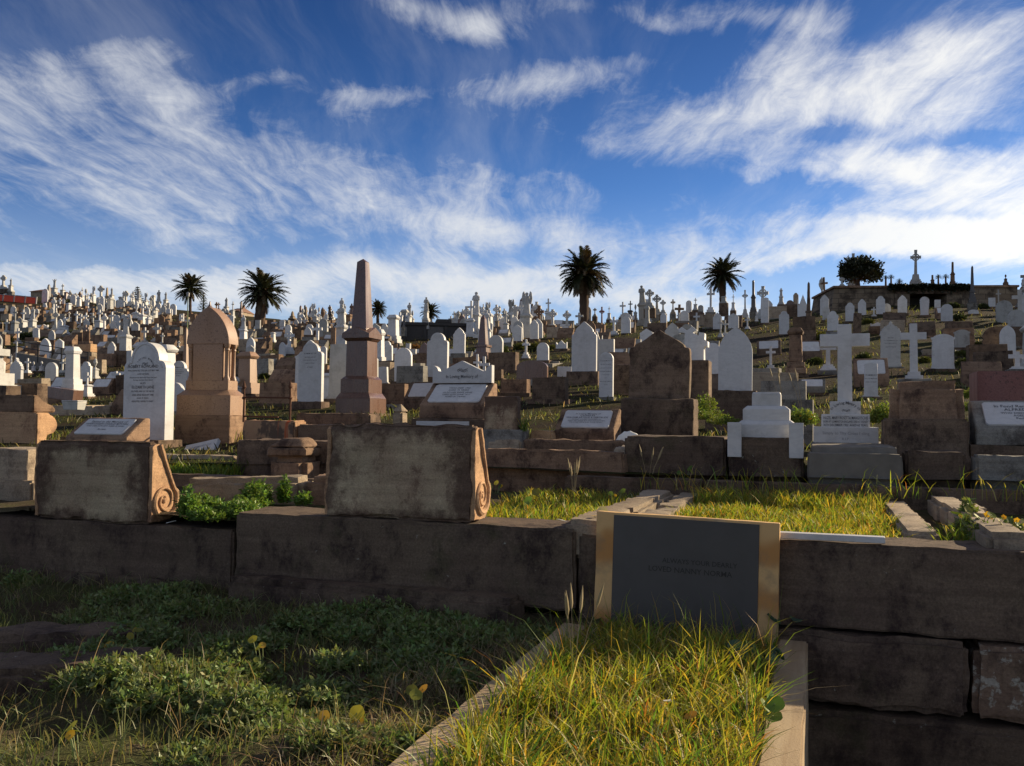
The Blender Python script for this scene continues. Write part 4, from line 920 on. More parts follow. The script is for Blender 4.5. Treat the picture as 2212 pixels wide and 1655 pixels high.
('a6','cross',1475,890,1160,115,'marble_aged','right of the paired white crosses above the plain pointed-arch headstone',20,None),
('a6','cross',1860,830,1045,100,'marble','small white cross on steps below the dark broken pillar',10,None),
('a6','urn',2020,740,915,85,'marble','small white urn monument in front of the dark broken pillar',10,None),
('a5','celtic',705,705,1080,160,'marble_aged','left of two white ringed crosses beside the largest palm trunk',20,None),
('a5','celtic',955,725,1100,150,'marble_aged','right of two white ringed crosses beside the largest palm trunk',20,None),
('a5','gothic',1315,650,905,110,'marble_grey','grey-white lancet headstone right against the largest palm trunk',10,None),
('a5','celtic',1555,660,1060,100,'granite_maroon','dark red ringed cross right of the largest palm',10,None),
('a5','celtic',1435,680,830,70,'marble_grey','small ringed cross left of the dark red one',10,None),
('a5','pedcross',1680,655,880,90,'marble_aged','pale cross monument right of the dark red ringed cross',10,None),
('a5','cross',1915,575,845,115,'marble','tall plain white cross on the skyline right of the largest palm',10,None),
('a5','pedcross',2045,555,885,150,'granite_dark','dark domed monument topped by a cross on the central skyline',20,None),
('a5','urn',2135,610,890,100,'marble_grey','pale urn monument beside the dark domed one',10,None),
('a5','cross',1765,830,1140,150,'marble','white cross on a gabled base above the white round headstone',20,None),
('a5','round',1970,830,1120,160,'marble','white round-topped headstone beside the cross on a gabled base',20,None),
('a5','cross',245,1225,1550,140,'marble','white cross among bushes left of the largest palm',20,None),
('a5','cross',1165,760,990,140,'marble_aged','white cross directly in front of the largest palm trunk',10,None),
('a4','statue',730,490,900,130,'marble_aged','tall white robed statue standing over the dark vault',0,62),
('a4','statue',425,755,878,75,'marble','small white winged angel over the left end of the dark vault',0,62),
('a4','column',350,775,1010,60,'granite_dark','slim dark column at the left end of the dark vault',10,61),
('a4','pedcross',1955,740,1060,110,'sandstone_pale','brown cross on a pedestal right of the dark vault on the skyline',20,None),
('a4','pedcross',2110,750,1130,140,'marble_aged','white cross on a tall pedestal right of the brown cross pedestal',20,None),
('a3','obelisk',868,655,945,80,'sandstone_pale','slim pale obelisk on the skyline left of the red obelisk',10,None),
('a3','obelisk',632,730,870,110,'sandstone_pale','brown spired monument on the skyline right of the leaning palm',20,None),
('a3','urn',1290,730,960,110,'granite_dark','urn on a dark pillar on the skyline left of the red obelisk',20,None),
('a3','celtic',575,1070,1480,170,'marble','large white ringed cross halfway between the pink arch and the red obelisk',20,None),
('a3','cross',1060,950,1310,170,'marble','large plain white cross left above the shouldered lettered headstone',20,None),
('a3','pedestal',295,1100,1275,110,'marble','square white pillar beside the leaning palm trunk',10,None),
('a3','gothic',455,1270,1510,100,'marble','white pointed headstone left of the large white ringed cross',10,None),
('a3','round',1165,1340,1640,105,'marble','slim white headstone right behind the shouldered lettered one',10,None),
('a3','flat',1330,1020,1440,80,'sandstone_brown','tall thin brown pillar left behind the red obelisk',20,None),
# -- left skyline --------------------------------------------------------
('a1','celtic',55,115,360,100,'marble_aged','tall white cross above the red panels at the far left skyline',10,None),
('a1','statue',185,170,400,95,'marble_aged','white statue above the red panels at the far left skyline',10,None),
('a1','statue',935,180,475,120,'marble_aged','white figure with raised arms on the left skyline',10,None),
('a1','pedcross',1080,265,465,100,'marble_aged','white cross on a broad pedestal right of the figure with raised arms',10,None),
('a1','celtic',1740,295,580,110,'marble_aged','white ringed cross left of the thin spike on the left skyline',10,None),
('a1','obelisk',1845,320,555,80,'sandstone_pale','thin spike obelisk on the left skyline',10,None),
('a1','statue',1925,330,565,95,'marble_aged','white statue right of the thin spike on the left skyline',10,None),
('a1','celtic',2170,385,655,105,'marble_aged','white ringed cross left of the distant pine tree',10,None),
('a1','round',775,350,600,100,'marble','white round-topped headstone right of the red panels',10,None),
('a1','gable',1262,440,630,90,'marble','white gabled headstone on the upper left slope',10,None),
('a1','cross',1515,520,695,110,'marble','white cross on steps on the upper left slope',10,None),
('a1','ogee',1755,470,760,75,'marble','slim white headstone in front of the ringed cross on the left slope',10,None),
('a1','ogee',2065,530,715,85,'marble','white pointed headstone below the ringed cross on the left slope',10,None),
('a1','pedcross',1110,830,1135,150,'marble','tall stepped white cross monument halfway up the left slope',10,None),
('a1','pedcross',1190,745,930,90,'marble_aged','white cross monument just above the stepped one on the left slope',10,None),
('a1','pediment',755,960,1040,150,'marble','white winged stone halfway up the left slope',10,None),
('a1','flat',1490,1080,1265,110,'sandstone_brown','brown upright slab above the big ochre block on the left slope',10,None),
('a1','block',1470,1310,1450,300,'sandstone_ochre','big sunlit ochre block low on the left slope',20,None),
('a2','statue',525,370,745,110,'marble_aged','tallest white statue on the skyline left of the slim palm',10,None),
('a2','statue',650,405,660,100,'marble_aged','white statue on the skyline just left of the slim palm',10,None),
('a2','pedestal',440,460,660,85,'marble_aged','square white pillar left of the tallest white statue',10,None),
('a2','obelisk',1415,560,660,60,'granite_red','little red pinnacle right of the slim palm',10,None),
('a2','cross',1565,585,710,60,'granite_red','small red cross on the skyline right of the slim palm',10,None),
('a2','statue',1695,500,800,110,'marble_aged','white statue between the two left palms',10,None),
('a2','obelisk',1950,555,840,80,'granite_red','red spike obelisk beside the leaning palm',10,None),
('a2','statue',1990,800,1290,170,'marble','tall white statue pedestal below the leaning palm',20,None),
('a2','round',780,610,800,105,'marble','white round-topped headstone below the skyline left of the slim palm',10,None),
('a2','cross',590,1110,1305,75,'marble_aged','white cross left above the pink arch',10,None),
('a2','cross',875,1245,1360,60,'marble_aged','smaller white cross left above the pink arch',10,None),
]
LET = {'white shouldered lettered headstone immediately left of the red obelisk': generic, 'white round-topped lettered headstone left of the big brown gabled stone': few(('In Loving Memory of', .1, .80), ('MY DEAR HUSBAND', .085, .72), ('WHO DIED 4TH JUNE 1899', .07, .64), ('WILLIAM THOMPSON', .09, .56), ('AGED 48 YEARS', .07, .49), ('ALSO', .07, .42), ('MARY LOUISE THOMPSON', .09, .34), ('HIS WIFE', .07, .27)),
 'white shouldered headstone between ROBERT ROWLAND and the pink arch': generic, 'ornate crocketed off-white headstone left of the second white cross': few(('SACRED', .08, .62), ('TO THE MEMORY OF', .07, .56), ('WHO DIED AGED 61', .06, .5), ('REST IN PEACE', .07, .42)),
 'small white tapering lettered pedestal right of the large marble cross': few(('IN MEMORY', .12, .62), ('OF OUR MOTHER', .09, .52), ('AGED 70 YEARS', .09, .42))}
TILT = {'leaning brown sandstone slab behind the large marble cross': .05, 'tilted reddish block under the white broken pedestal': .12, 'white slab leaning at the foot of the tall pointed headstone': .03}
for c, k, x, yt, yb, w_, mt, lab, pl, d in L:
    o = {}
    if 'raised arms' in lab: o['arms'] = 'up'
    if 'winged' in lab: o['arms'] = 'wings'; o['hp'] = .12
    if 'over the dark vault' in lab: o['hp'] = .42
    if 'flared foot' in lab: o['steps'] = 3
    if 'second large plain' in lab: o.update(steps=2, hb=.13, sw=.68, zc=.74, tw=.31)
    if 'shouldered' in lab: o['rim'] = 1
    big = abs(yt-yb)*CROPS[c][2] > 60
    r, W, H = place(c, k, x, yt, yb, w_, mt, lab, pl, d, tilt=TILT.get(lab, rng.uniform(-.012, .012)), o=o, rough=.008 if big else 0, insc=LET.get(lab), rz=-PHI + rng.uniform(-.07, .05),
        base='sandstone_dark' if rng.random() < .7 else 'stone_grey')
    if 'gabled sandstone headstone' in lab or 'headstone right of centre' in lab: pass
# ---------------------------------------------------------------- leaves, palms, trees
def leafmesh(name, quads, tints, mat, extra=None):
    """quads: list of 3-5 point faces; one tint each. extra = (MB, material) for stems"""
    vs = []; fs = []; tv = []; mi = []
    for q, t in zip(quads, tints):
        o = len(vs); vs += [tuple(p) for p in q]; fs.append(tuple(range(o, o+len(q)))); tv += [t]*len(q); mi.append(0)
    if extra:
        o = len(vs); vs += extra[0].v; fs += [tuple(i+o for i in f) for f in extra[0].f]; tv += [(.1, .08, .05)]*len(extra[0].v); mi += [1]*len(extra[0].f)
    me = bpy.data.meshes.new(name); me.from_pydata(vs, [], fs); me.materials.append(MATS[mat])
    if extra: me.materials.append(MATS[extra[1]]); me.polygons.foreach_set('material_index', mi)
    at = me.color_attributes.new('tint', 'FLOAT_COLOR', 'POINT')
    at.data.foreach_set('color', [c for t in tv for c in (t[0], t[1], t[2], 1)])
    return me
def tint(base, var=.25, r=rng):
    k = 1 + r.uniform(-var, var); return tuple(max(0, c*k*(1+r.uniform(-.12, .12))) for c in base)
def leafcloud(name, n, rad, leaf, base, mat='leaf', seed=0, hollow=.35, flat=False):
    r = random.Random(seed); Q = []; T = []
    for _ in range(n):
        a = r.uniform(0, 6.2832); c = r.uniform(-.55 if not flat else 0, 1); s = (1-c*c)**.5; d = Vector((s*math.cos(a), s*math.sin(a), c))
        k = (hollow + (1-hollow)*r.random()**.5)*(1 + .45*noise.noise(d*2.1 + Vector((seed, 0, 0))) + .22*noise.noise(d*5.3 + Vector((0, seed, 0))))
        p = Vector((d.x*rad[0]*k, d.y*rad[1]*k, d.z*rad[2]*k)); L = leaf*r.uniform(.6, 1.4)
        u = (d + Vector((r.gauss(0, .7), r.gauss(0, .7), r.gauss(.2, .6)))).normalized(); w_ = u.cross(Vector((r.gauss(0, 1), r.gauss(0, 1), r.gauss(0, 1)))).normalized()*L*.32
        Q.append([p, p+u*L*.45+w_, p+u*L, p+u*L*.45-w_]); T.append(tint(base, .35, r))
    return leafmesh(name, Q, T, mat)
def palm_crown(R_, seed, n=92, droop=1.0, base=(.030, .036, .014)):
    r = random.Random(seed); Q = []; T = []; ex = MB()
    for i in range(n):
        az = i*2.39996 + r.uniform(-.2, .2); e = R(84 - 128*(i/n)**.85 + r.uniform(-11, 11)); droop_ = droop*r.uniform(.6, 1.5); L = R_*r.uniform(.78, 1.10)*(1.0 if i > 6 else .85)
        h = Vector((math.cos(az), math.sin(az), 0)); p = Vector((0, 0, 0)); pts = [p]; st = 12; ang = e
        for k in range(st):
            ang -= droop_*R(4.2)*(k/st+.25)*(1.0 if e > -.3 else .6); p = p + (h*math.cos(ang) + Vector((0, 0, math.sin(ang))))*(L/st); pts.append(p)
        side = h.cross(Vector((0, 0, 1))); tt = base if r.random() > .12 + .5*(i > n*.82) else (.10, .07, .035)
        ex.tube(pts[::3], [R_*.014, R_*.010, R_*.007, R_*.004, R_*.002], 4)
        m = 30
        for k in range(4, m):
            f = k/m*st; j = min(st-1, int(f)); q = pts[j].lerp(pts[j+1], f-j); t = (pts[j+1]-pts[j]).normalized(); up = side.cross(t).normalized()
            l = L*.235*math.sin(3.1416*min(1, .12+.88*(k/m)**.8))**.6*r.uniform(.8, 1.1)
            for s in (-1, 1):
                d = (side*s*.75 + t*.75 + up*(.32 + r.uniform(-.2, .1))).normalized(); w_ = t*R_*.021
                Q.append([q-w_, q+w_, q+d*l*.7+w_*.7-up*l*.06, q+d*l-up*l*.2]); T.append(tint(tt, .35, r))
    return leafmesh('crown', Q, T, 'palm_leaf', (ex, 'bark'))
def palm(label, u, v, ru, vb, d, seed, droop=1.0, tw=.085, lean=0, n=92):
    c = P(u, v, d); b = P(u-lean, vb, d); Rm = ru*K*d; r = thing('palm_tree', label, 'palm tree', b, 0)
    h = c.z-b.z; top = c-b; m = MB(); tr = tw*Rm*1.1; r_ = random.Random(seed); pts = []; rad = []
    for i in range(15):
        t = i/14; pts.append((top.x*t, top.y*t, -.6 + (h+.6)*t)); rad.append(tr*(1.35 if i == 0 else 1.0 + .10*(i % 2) + .55*max(0, t-.86)*4))
    m.tube(pts, rad, 10); part(r, 'trunk', m, 'bark')
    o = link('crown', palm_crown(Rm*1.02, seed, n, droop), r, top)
    return r
palm('slim palm with a tidy round crown on the left skyline', 411, 622, 40, 692, 128, 1, .9, .065)
palm('slightly leaning palm with a thick trunk, second palm from the left', 568, 630, 59, 722, 82, 2, 1.15, .17, 12)
palm('small palm just right of the red obelisk', 816, 668, 24, 702, 118, 3, 1.2, .12)
palm('palm behind the robed statue over the dark vault', 930, 674, 25, 705, 122, 4, 1.0, .1)
palm('low palm behind the slim red obelisk right of the dark vault', 1044, 700, 26, 716, 108, 5, .9, .1)
palm('largest palm with drooping fronds in the middle of the skyline', 1262, 592, 66, 700, 86, 6, 1.5, .14, 0, 120)
palm('smaller palm right of centre above the large white cross on steps', 1561, 594, 49, 660, 82, 7, 1.15, .13)
# spiky yuccas on the hill-top vault
def spiky(rad, seed, n=46):
    r = random.Random(seed); Q = []; T = []
    for i in range(n):
        az = i*2.39996; e = R(85-115*i/n); h = Vector((math.cos(az), math.sin(az), 0)); d = h*math.cos(e)+Vector((0, 0, math.sin(e))); s = h.cross(Vector((0, 0, 1)))*rad*.045; L = rad*r.uniform(.85, 1.1)
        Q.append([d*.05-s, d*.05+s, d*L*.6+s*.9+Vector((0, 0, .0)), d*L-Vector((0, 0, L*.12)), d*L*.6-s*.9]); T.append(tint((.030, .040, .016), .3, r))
    return leafmesh('crown', Q, T, 'palm_leaf')
ym = spiky(1.0, 3)
for i, (c, x, y, rd, yb, d, lab) in enumerate((('a7', 2040, 600, 62, 740, 54, 'leftmost of three yuccas on the hill-top vault'), ('a7', 2132, 595, 72, 740, 54, 'middle of three yuccas on the hill-top vault'), ('a8', 65, 672, 80, 735, 54, 'low yucca between the tree and the tallest ringed cross'),
     ('a8', 740, 595, 75, 715, 54, 'left of two yuccas beside the taller dark column'), ('a8', 868, 590, 75, 715, 54, 'right of two yuccas beside the taller dark column'), ('a7', 1030, 850, 75, 900, 55, 'yucca on the bank left of the hill-top vault'))):
    u, v = cpx(c, x, y); vb = cpx(c, x, yb)[1]; b = P(u, vb, d); t = P(u, v, d); s_ = rd*CROPS[c][2]*K*d
    r = thing('yucca', lab, 'yucca', b, i*1.1, 'yuccas on the hill top'); m = MB(); m.tube([(0, 0, -.2), (0, 0, t.z-b.z)], [.07, .05], 6); part(r, 'trunk', m, 'bark')
    o = link('crown', ym, r, (0, 0, t.z-b.z)); o.scale = (s_,)*3
# round dark tree
u, v, d = 1858, 589, 54.5; c = P(u, v, d); b = P(1852, 622, d); rx, rz_ = 43*K*d, 30*K*d
r = thing('round_tree', 'round dark evergreen tree on the hill-top vault', 'tree', b, 0)
m = MB(); m.tube([(0, 0, -.3), (.03, 0, .25), (.0, .1, .8)], [.20, .15, .12], 8)
for q in ((-.7, 0, 1.1), (.6, .2, 1.0), (-.2, -.5, 1.2), (.15, .5, 1.3)): m.tube([(0, .05, .3), (q[0]*.5, q[1]*.5, .65), q], [.10, .07, .03], 6)
part(r, 'trunk', m, 'bark')
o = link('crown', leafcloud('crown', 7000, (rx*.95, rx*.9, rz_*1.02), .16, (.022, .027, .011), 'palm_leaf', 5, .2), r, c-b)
# Norfolk pines far off
for i, (u, vt, vb, wu, d, lab) in enumerate(((296, 618, 668, 38, 175, 'distant tiered pine between the white ringed cross and the slim palm'), (439, 632, 676, 26, 180, 'distant tiered pine just right of the slim palm'))):
    b = P(u, vb, d); H = (vb-vt)*K*d; Rr = wu/2*K*d; r = thing('pine_tree', lab, 'tree', b, i, 'distant tiered pines'); m = MB(); m.tube([(0, 0, -2), (0, 0, H)], [.3, .05], 6); part(r, 'trunk', m, 'bark'); Q = []; T = []; q_ = random.Random(i)
    for k in range(11):
        z = H*(.12+.08*k); rr = Rr*(1.05-.085*k)
        for a in range(8):
            an = a*.785+k*.4; h = Vector((math.cos(an), math.sin(an), .12))
            for j in range(9):
                p = Vector((0, 0, z)) + h*rr*(.2+.1*j); s = h.cross(Vector((0, 0, 1)))*Rr*.09
                Q.append([p-s, p+h*rr*.07, p+s+Vector((0, 0, .12)), p-h*rr*.05+Vector((0, 0, Rr*.1))]); T.append(tint((.02, .035, .025), .3, q_))
    link('crown', leafmesh('crown', Q, T, 'palm_leaf'), r)
# shrubs on the slope
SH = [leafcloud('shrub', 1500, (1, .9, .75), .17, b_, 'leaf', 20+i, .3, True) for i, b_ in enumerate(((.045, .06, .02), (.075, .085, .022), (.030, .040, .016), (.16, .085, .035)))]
DIRW = ('shrub', 'plant')
SL = [('a1', 120, 1190, 130, 2, 'dark bush below the slope at far left'), ('a1', 790, 1210, 140, 2, 'dark bush low on the left slope above the path'), ('a1', 1200, 560, 130, 2, 'dark bush on the left skyline'), ('a1', 1560, 610, 120, 2, 'dark bush below the thin spike on the left slope'), ('a1', 440, 1130, 150, 2, 'large dark bush left on the lower slope'),
 ('a2', 2150, 1420, 120, 2, 'dark bush right of the pink arch'), ('b2', 1600, 420, 90, 1, 'green bush between the pink pillar and the ochre headstone'), ('a3', 110, 1060, 110, 0, 'green growth clinging to the leaning palm trunk'), ('a3', 120, 1420, 110, 2, 'dark spiky bush below the leaning palm'),
 ('a4', 520, 1350, 150, 3, 'dry rust-brown bush in front of the dark vault'), ('a4', 2010, 1390, 190, 0, 'dark green bush right of the slim red obelisk'), ('a4', 1560, 1400, 110, 0, 'green bush left of the slim red obelisk'), ('a5', 140, 1330, 130, 1, 'bush under the white gabled headstone'), ('a5', 400, 1330, 150, 1, 'rounded green bush left of the small white round headstone'),
 ('a5', 690, 1350, 90, 1, 'green bush right of the small white round headstone'), ('a5', 1770, 1340, 150, 1, 'sunlit green bush left of the brown gabled headstone'), ('b3', 1215, 350, 70, 1, 'small green bush left of the grey concrete block'), ('a7', 900, 1570, 190, 1, 'yellow-green bush left of the large cross head'), ('a7', 1725, 1340, 100, 1, 'yellow-green bush right of the leaning brown slab'),
 ('b7', 775, 650, 100, 1, 'grassy bush between the second cross and the eared headstone'), ('b7', 1300, 560, 110, 1, 'yellow-green bush right of the eared headstone'), ('b7', 1340, 680, 130, 0, 'dark bush right of the eared headstone'), ('b7', 1790, 720, 170, 0, 'dark bush behind the maroon granite block'), ('b7', 1560, 420, 120, 2, 'dark bush left of the armorial stone'),
 ('b6', 780, 130, 150, 1, 'yellow-green bush right of the broad brown pedestal'), ('b6', 1380, 420, 120, 0, 'bush right of the large cross shaft'), ('b6', 690, 480, 130, 0, 'dark bush right under the broad brown pedestal'), ('a8', 1000, 1060, 110, 0, 'bush at the right pier of the hill-top vault'), ('a8', 1510, 1070, 110, 0, 'bush right of the dark slim obelisk'), ('a8', 2150, 850, 130, 0, 'dark bush at the right edge of the skyline'),
 ('a8', 1100, 1250, 130, 0, 'dark bush right of the broad round headstone'), ('o', 1100, 893, 22, 0, 'small green weed clump by the red obelisk plinth'), ('a6', 1010, 480, 1, 0, '')]
for i, (c, x, y, rd, k, lab) in enumerate(SL):
    if not lab: continue
    s = CROPS[c][2]; u, v = cpx(c, x, y); ru = rd*s; d = min(depth(u, v+ru*.55), lerp(u, TU, RS)*.96); p = P(u, v+ru*.55, d); s_ = ru*K*d
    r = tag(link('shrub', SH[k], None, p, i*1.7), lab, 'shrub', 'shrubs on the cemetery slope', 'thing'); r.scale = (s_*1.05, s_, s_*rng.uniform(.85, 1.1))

# ---------------------------------------------------------------- vaults, fence, houses
d = 51.5; p0 = P(1812, 620, d); p1 = P(2190, 612, d - 0.0); zt = (p0.z+p1.z)/2; zb = zt-3.4; W = (p1.x-p0.x)/CP*.985
r = thing('hilltop_vault', 'long stone vault terrace with a dark opening crowning the hill at right', 'vault', (p0.x, d + .6, 0), -PHI*.25); W = (p1.x-p0.x)*1.01
def vp(nm, x0, x1, y0, y1, z0, z1, mt, **kw): m = MB(); m.box(x0, x1, y0, y1, z0, z1); return part(r, nm, m, mt, **kw)
fx = lambda x: (x/2.0)
a8u = lambda x: (1934.4 + x*.12521 - 1812)/378*W
x_op0, x_op1 = a8u(262), a8u(872)
m = MB(); m.fr(-.55, a8u(20), 0, 5, zb, 0, a8u(20), .1, 5, zt-.12); part(r, 'wall', m, 'masonry')
vp('pier', a8u(20)+.004, x_op0, -.06, 5, zb, zt-.5, 'masonry'); vp('pier', x_op1, a8u(1120), -.06, 5, zb, zt-.5, 'masonry')
vp('wall', a8u(1120)+.004, W, 0, 5, zb, zt-.12, 'masonry'); vp('sill', x_op0+.003, x_op1-.003, .05, 1.2, zb, zt-1.95, 'masonry')
vp('recess', x_op0-.3, x_op1+.3, 1.6, 1.8, zb, zt-.4, 'vault_dark'); vp('lintel', a8u(20)+.002, a8u(1120), -.12, 5, zt-.497, zt-.1, 'sandstone_dark'); vp('coping', -.12, W+.06, -.1, 5, zt-.118, zt, 'sandstone_brown')
q = random.Random(8); Q = []; T = []
for _ in range(2600):
    x = q.uniform(a8u(-90), a8u(1250)); p = Vector((x + q.gauss(0, .06), -.12-abs(q.gauss(0, .07)), zt+.05-abs(q.gauss(0, .16))-.3*max(0, noise.noise(Vector((x*1.3, 0, 0)))))); a = Vector((q.gauss(0, 1), q.gauss(-.6, .5), q.gauss(-.2, .7))).normalized()*.15; b_ = a.cross(Vector((q.gauss(0, 1), .3, q.gauss(0, 1)))).normalized()*.05
    Q.append([p, p+a*.5+b_, p+a, p+a*.5-b_]); T.append(tint((.020, .026, .011), .3, q))
tag(link('ivy', leafmesh('ivy', Q, T, 'palm_leaf'), None, r.location, -PHI*.25), 'dark ivy trailing over the lintel of the hill-top vault', 'ivy', None, 'thing')
# dark vault in the centre
d = 62.0; p = P(945, 745, d); s_ = K*d; W = 152*s_; H = (745-697)*s_
r = thing('dark_vault', 'dark grey square vault building with a raised centre block', 'vault', p, R(8))
vp('wall', -W/2, W/2, 0, 3, -1, H*.86, 'vault_dark'); vp('cornice', -W*.515, W*.515, -.12, 3.1, H*.858, H, 'vault_dark', bevel=.02); vp('raised_block', -W*.02, W*.2, -.14, 2.2, H-.003, H*1.16, 'vault_dark', bevel=.02)
vp('door', -W*.14, W*.08, -.03, .1, -1, H*.80, 'granite_dark')
for x in (-W*.49, -W*.2, W*.1, W*.46): vp('pilaster', x, x+W*.04, -.07, .06, -1, H*.857, 'vault_dark')
# red panel fence on a stone wall, far left
d = 126; p0 = P(-40, 632, d); p1 = P(79, 642, d); L_ = (p1-p0).length; r = thing('red_panel_fence', 'bright red panelled fence high on the slope at far left', 'fence', p0 - Vector((0, 0, 0)), 0); r.rotation_euler = (0, math.asin((p0.z-p1.z)/L_), 0); hz = 20*K*d
n_ = 5
for i in range(n_):
    x = i*L_/n_; vp('panel', x+.1, x+L_/n_-.1, 0, .05, -hz+.05, -.08, 'red_sheet'); vp('post', x-.07, x+.07, -.06, .1, -hz-.6, .05, 'steel')
vp('post', L_-.07, L_+.07, -.06, .1, -hz-.6, .05, 'steel'); vp('rail', 0, L_, -.08, -.01, -.08, .0, 'steel')
r = thing('stone_wall', 'rough stone retaining wall under the red panelled fence', 'wall', p0, 0); r.rotation_euler = (0, math.asin((p0.z-p1.z)/L_), 0); vp('wall', -2, L_+.4, .2, 1.2, -hz-4, -hz-.02, 'masonry')
for (u0, u1, vt, vb, d, lab) in ((64, 97, 622, 636, 165, 'brown-roofed house with a chimney behind the left skyline'), (493, 518, 663, 680, 150, 'brown-roofed building behind the skyline between the left palms')):
    p = P((u0+u1)/2, vb, d); s_ = K*d; W = (u1-u0)*s_; H = (vb-vt)*s_; r = thing('house', lab, 'house', p, R(-12), 'houses beyond the skyline'); vp('wall', -W/2, W/2, 0, 5, -3, H*.45, 'sandstone_pale')
    m = MB(); m.fr(-W*.56, W*.56, -.4, 5.4, H*.45-.01, -W*.3, W*.3, 2, 3, H); part(r, 'roof', m, 'roof_brown'); vp('chimney', W*.15, W*.27, 2, 2.8, H*.7, H*1.35, 'roof_brown')
# path edge, handrail and lamp at left
pa, pb = P(36, 762, 46), P(190, 790, 40); r = thing('path_kerb', 'pale concrete path edge sloping down behind the white stones at far left', 'kerb', (0, 0, 0), 0)
m = MB(); dv = (pb-pa); n_ = Vector((0, 1, 0))*.5; m.add([pa, pb, pb+n_, pa+n_, pa-Vector((0, 0, 1.2)), pb-Vector((0, 0, 1.2)), pb+n_-Vector((0, 0, 1.2)), pa+n_-Vector((0, 0, 1.2))], [(0, 1, 2, 3), (0, 4, 5, 1), (1, 5, 6, 2), (2, 6, 7, 3), (3, 7, 4, 0), (7, 6, 5, 4)]); part(r, 'kerb', m, 'concrete')
r = thing('handrail', 'thin handrail with one white post beside the far-left path', 'railing', (0, 0, 0), 0)
for t in (.0, .33, .66, 1): q = pa.lerp(pb, t); m = MB(); m.tube([q-Vector((0, 0, .3)), q+Vector((0, 0, .62))], .04, 6); part(r, 'post', m, 'marble' if t == 0 else 'iron_black')
for z in (.6, .32): m = MB(); m.tube([pa+Vector((0, 0, z)), pb+Vector((0, 0, z))], .022, 5); part(r, 'rail', m, 'iron_black')
p = P(404, 736, 70); r = thing('lamp_post', 'slender lamp post in front of the slim palm trunk', 'street lamp', p, 0); h = (736-640)*K*70
m = MB(); m.tube([(0, 0, -1), (0, 0, h)], [.06, .035], 8); part(r, 'pole', m, 'pole_green'); m = MB(); m.cb(.16, .16, h, h+.28, .22, .22); m.cb(.24, .24, h+.279, h+.36, .03, .03); part(r, 'lantern', m, 'steel')
r = thing('white_basin', 'white flared marble basin on the ground at left', 'basin', P(160, 886, 17.5), -PHI); m = MB(); m.cb(.34, .2, 0, .16, .40, .25); m.cb(.40, .25, .159, .19, .41, .26); part(r, 'basin', m, 'marble_aged', bevel=.01)

PLACED += [(868, 1022, 688, 748, 62), (1805, 2195, 610, 690, 50), (-20, 84, 630, 668, 124)]
# ---------------------------------------------------------------- the crowded slope
used = [tuple(o.matrix_world.translation) if False else tuple(o.location) for o in COL.objects if o.parent is None and o.get('category') in ('headstone', 'cross', 'monument', 'statue', 'obelisk', 'grave marker', 'vault', 'palm tree')]
protos = {}
def proto(kind, var, mat, joined):
    k = (kind, var, mat, joined)
    if k in protos: return protos[k]
    q = random.Random(hash((kind, var)) % 9973 if False else sum(map(ord, kind))*7+var)
    H = {'cross': 1.35, 'celtic': 2.0, 'obelisk': 2.5, 'statue': 2.5, 'urn': 1.9, 'pedestal': 1.5, 'pedcross': 2.1, 'column': 2.0, 'desk': .62, 'block': .62, 'kerb': .18}.get(kind, 1.15)*q.uniform(.85, 1.2)
    W = {'cross': .62, 'celtic': .72, 'obelisk': .95, 'statue': .85, 'urn': .75, 'pedestal': .8, 'pedcross': .8, 'column': .8, 'desk': .85, 'block': .95, 'kerb': 1.1}.get(kind, .58)*q.uniform(.88, 1.15)
    o = {}
    if kind == 'statue': o = dict(hp=q.uniform(.45, .6), arms=('folded', 'wings', 'folded')[var % 3])
    if kind == 'kerb': o = dict(D=1.9)
    if kind == 'desk': o = dict(plaque=var % 2)
    if kind == 'cross': o = dict(steps=2+var % 2)
    ps = monument(kind, W, H, mat, ('sandstone_dark', 'sandstone_brown', 'stone_grey')[var % 3], q.uniform(.12, .34) if kind not in ('block', 'kerb', 'desk') else 0, None, .7, o)
    if joined:
        mb = MB(); mats = []
        for nm, b, mt in ps:
            if mt not in mats: mats.append(mt)
            st = len(mb.f); mb.add(b.v, b.f); mb.m[st:] = [mats.index(mt)]*len(b.f)
        res = mb.mesh(CATN.get(kind, ('', 'headstone'))[1], mats)
    else: res = [(nm, b.mesh(nm, mt, bevel=.006)) for nm, b, mt in ps]
    protos[k] = (res, W, H); return protos[k]
KW = {0: [('desk', 32), ('block', 34), ('cross', 11), ('round', 5), ('shoulder', 4), ('ogee', 5), ('gable', 4), ('gothic', 3), ('pedcross', 7), ('statue', 3), ('urn', 3), ('pedestal', 4), ('kerb', 12), ('celtic', 3), ('obelisk', 1), ('flat', 2), ('segment', 2)],
      1: [('desk', 22), ('block', 24), ('cross', 12), ('round', 9), ('shoulder', 7), ('ogee', 6), ('gable', 5), ('gothic', 5), ('pedcross', 8), ('statue', 2), ('urn', 3), ('pedestal', 5), ('kerb', 8), ('celtic', 5), ('obelisk', 2), ('flat', 3), ('segment', 3), ('pediment', 3)]}
SKY = [('pedcross', 10), ('cross', 9), ('celtic', 8), ('statue', 5), ('urn', 4), ('obelisk', 2), ('round', 6), ('shoulder', 5), ('ogee', 4), ('gothic', 4), ('pedestal', 4), ('column', 1)]
SC = []
q = random.Random(42); d = 19.5
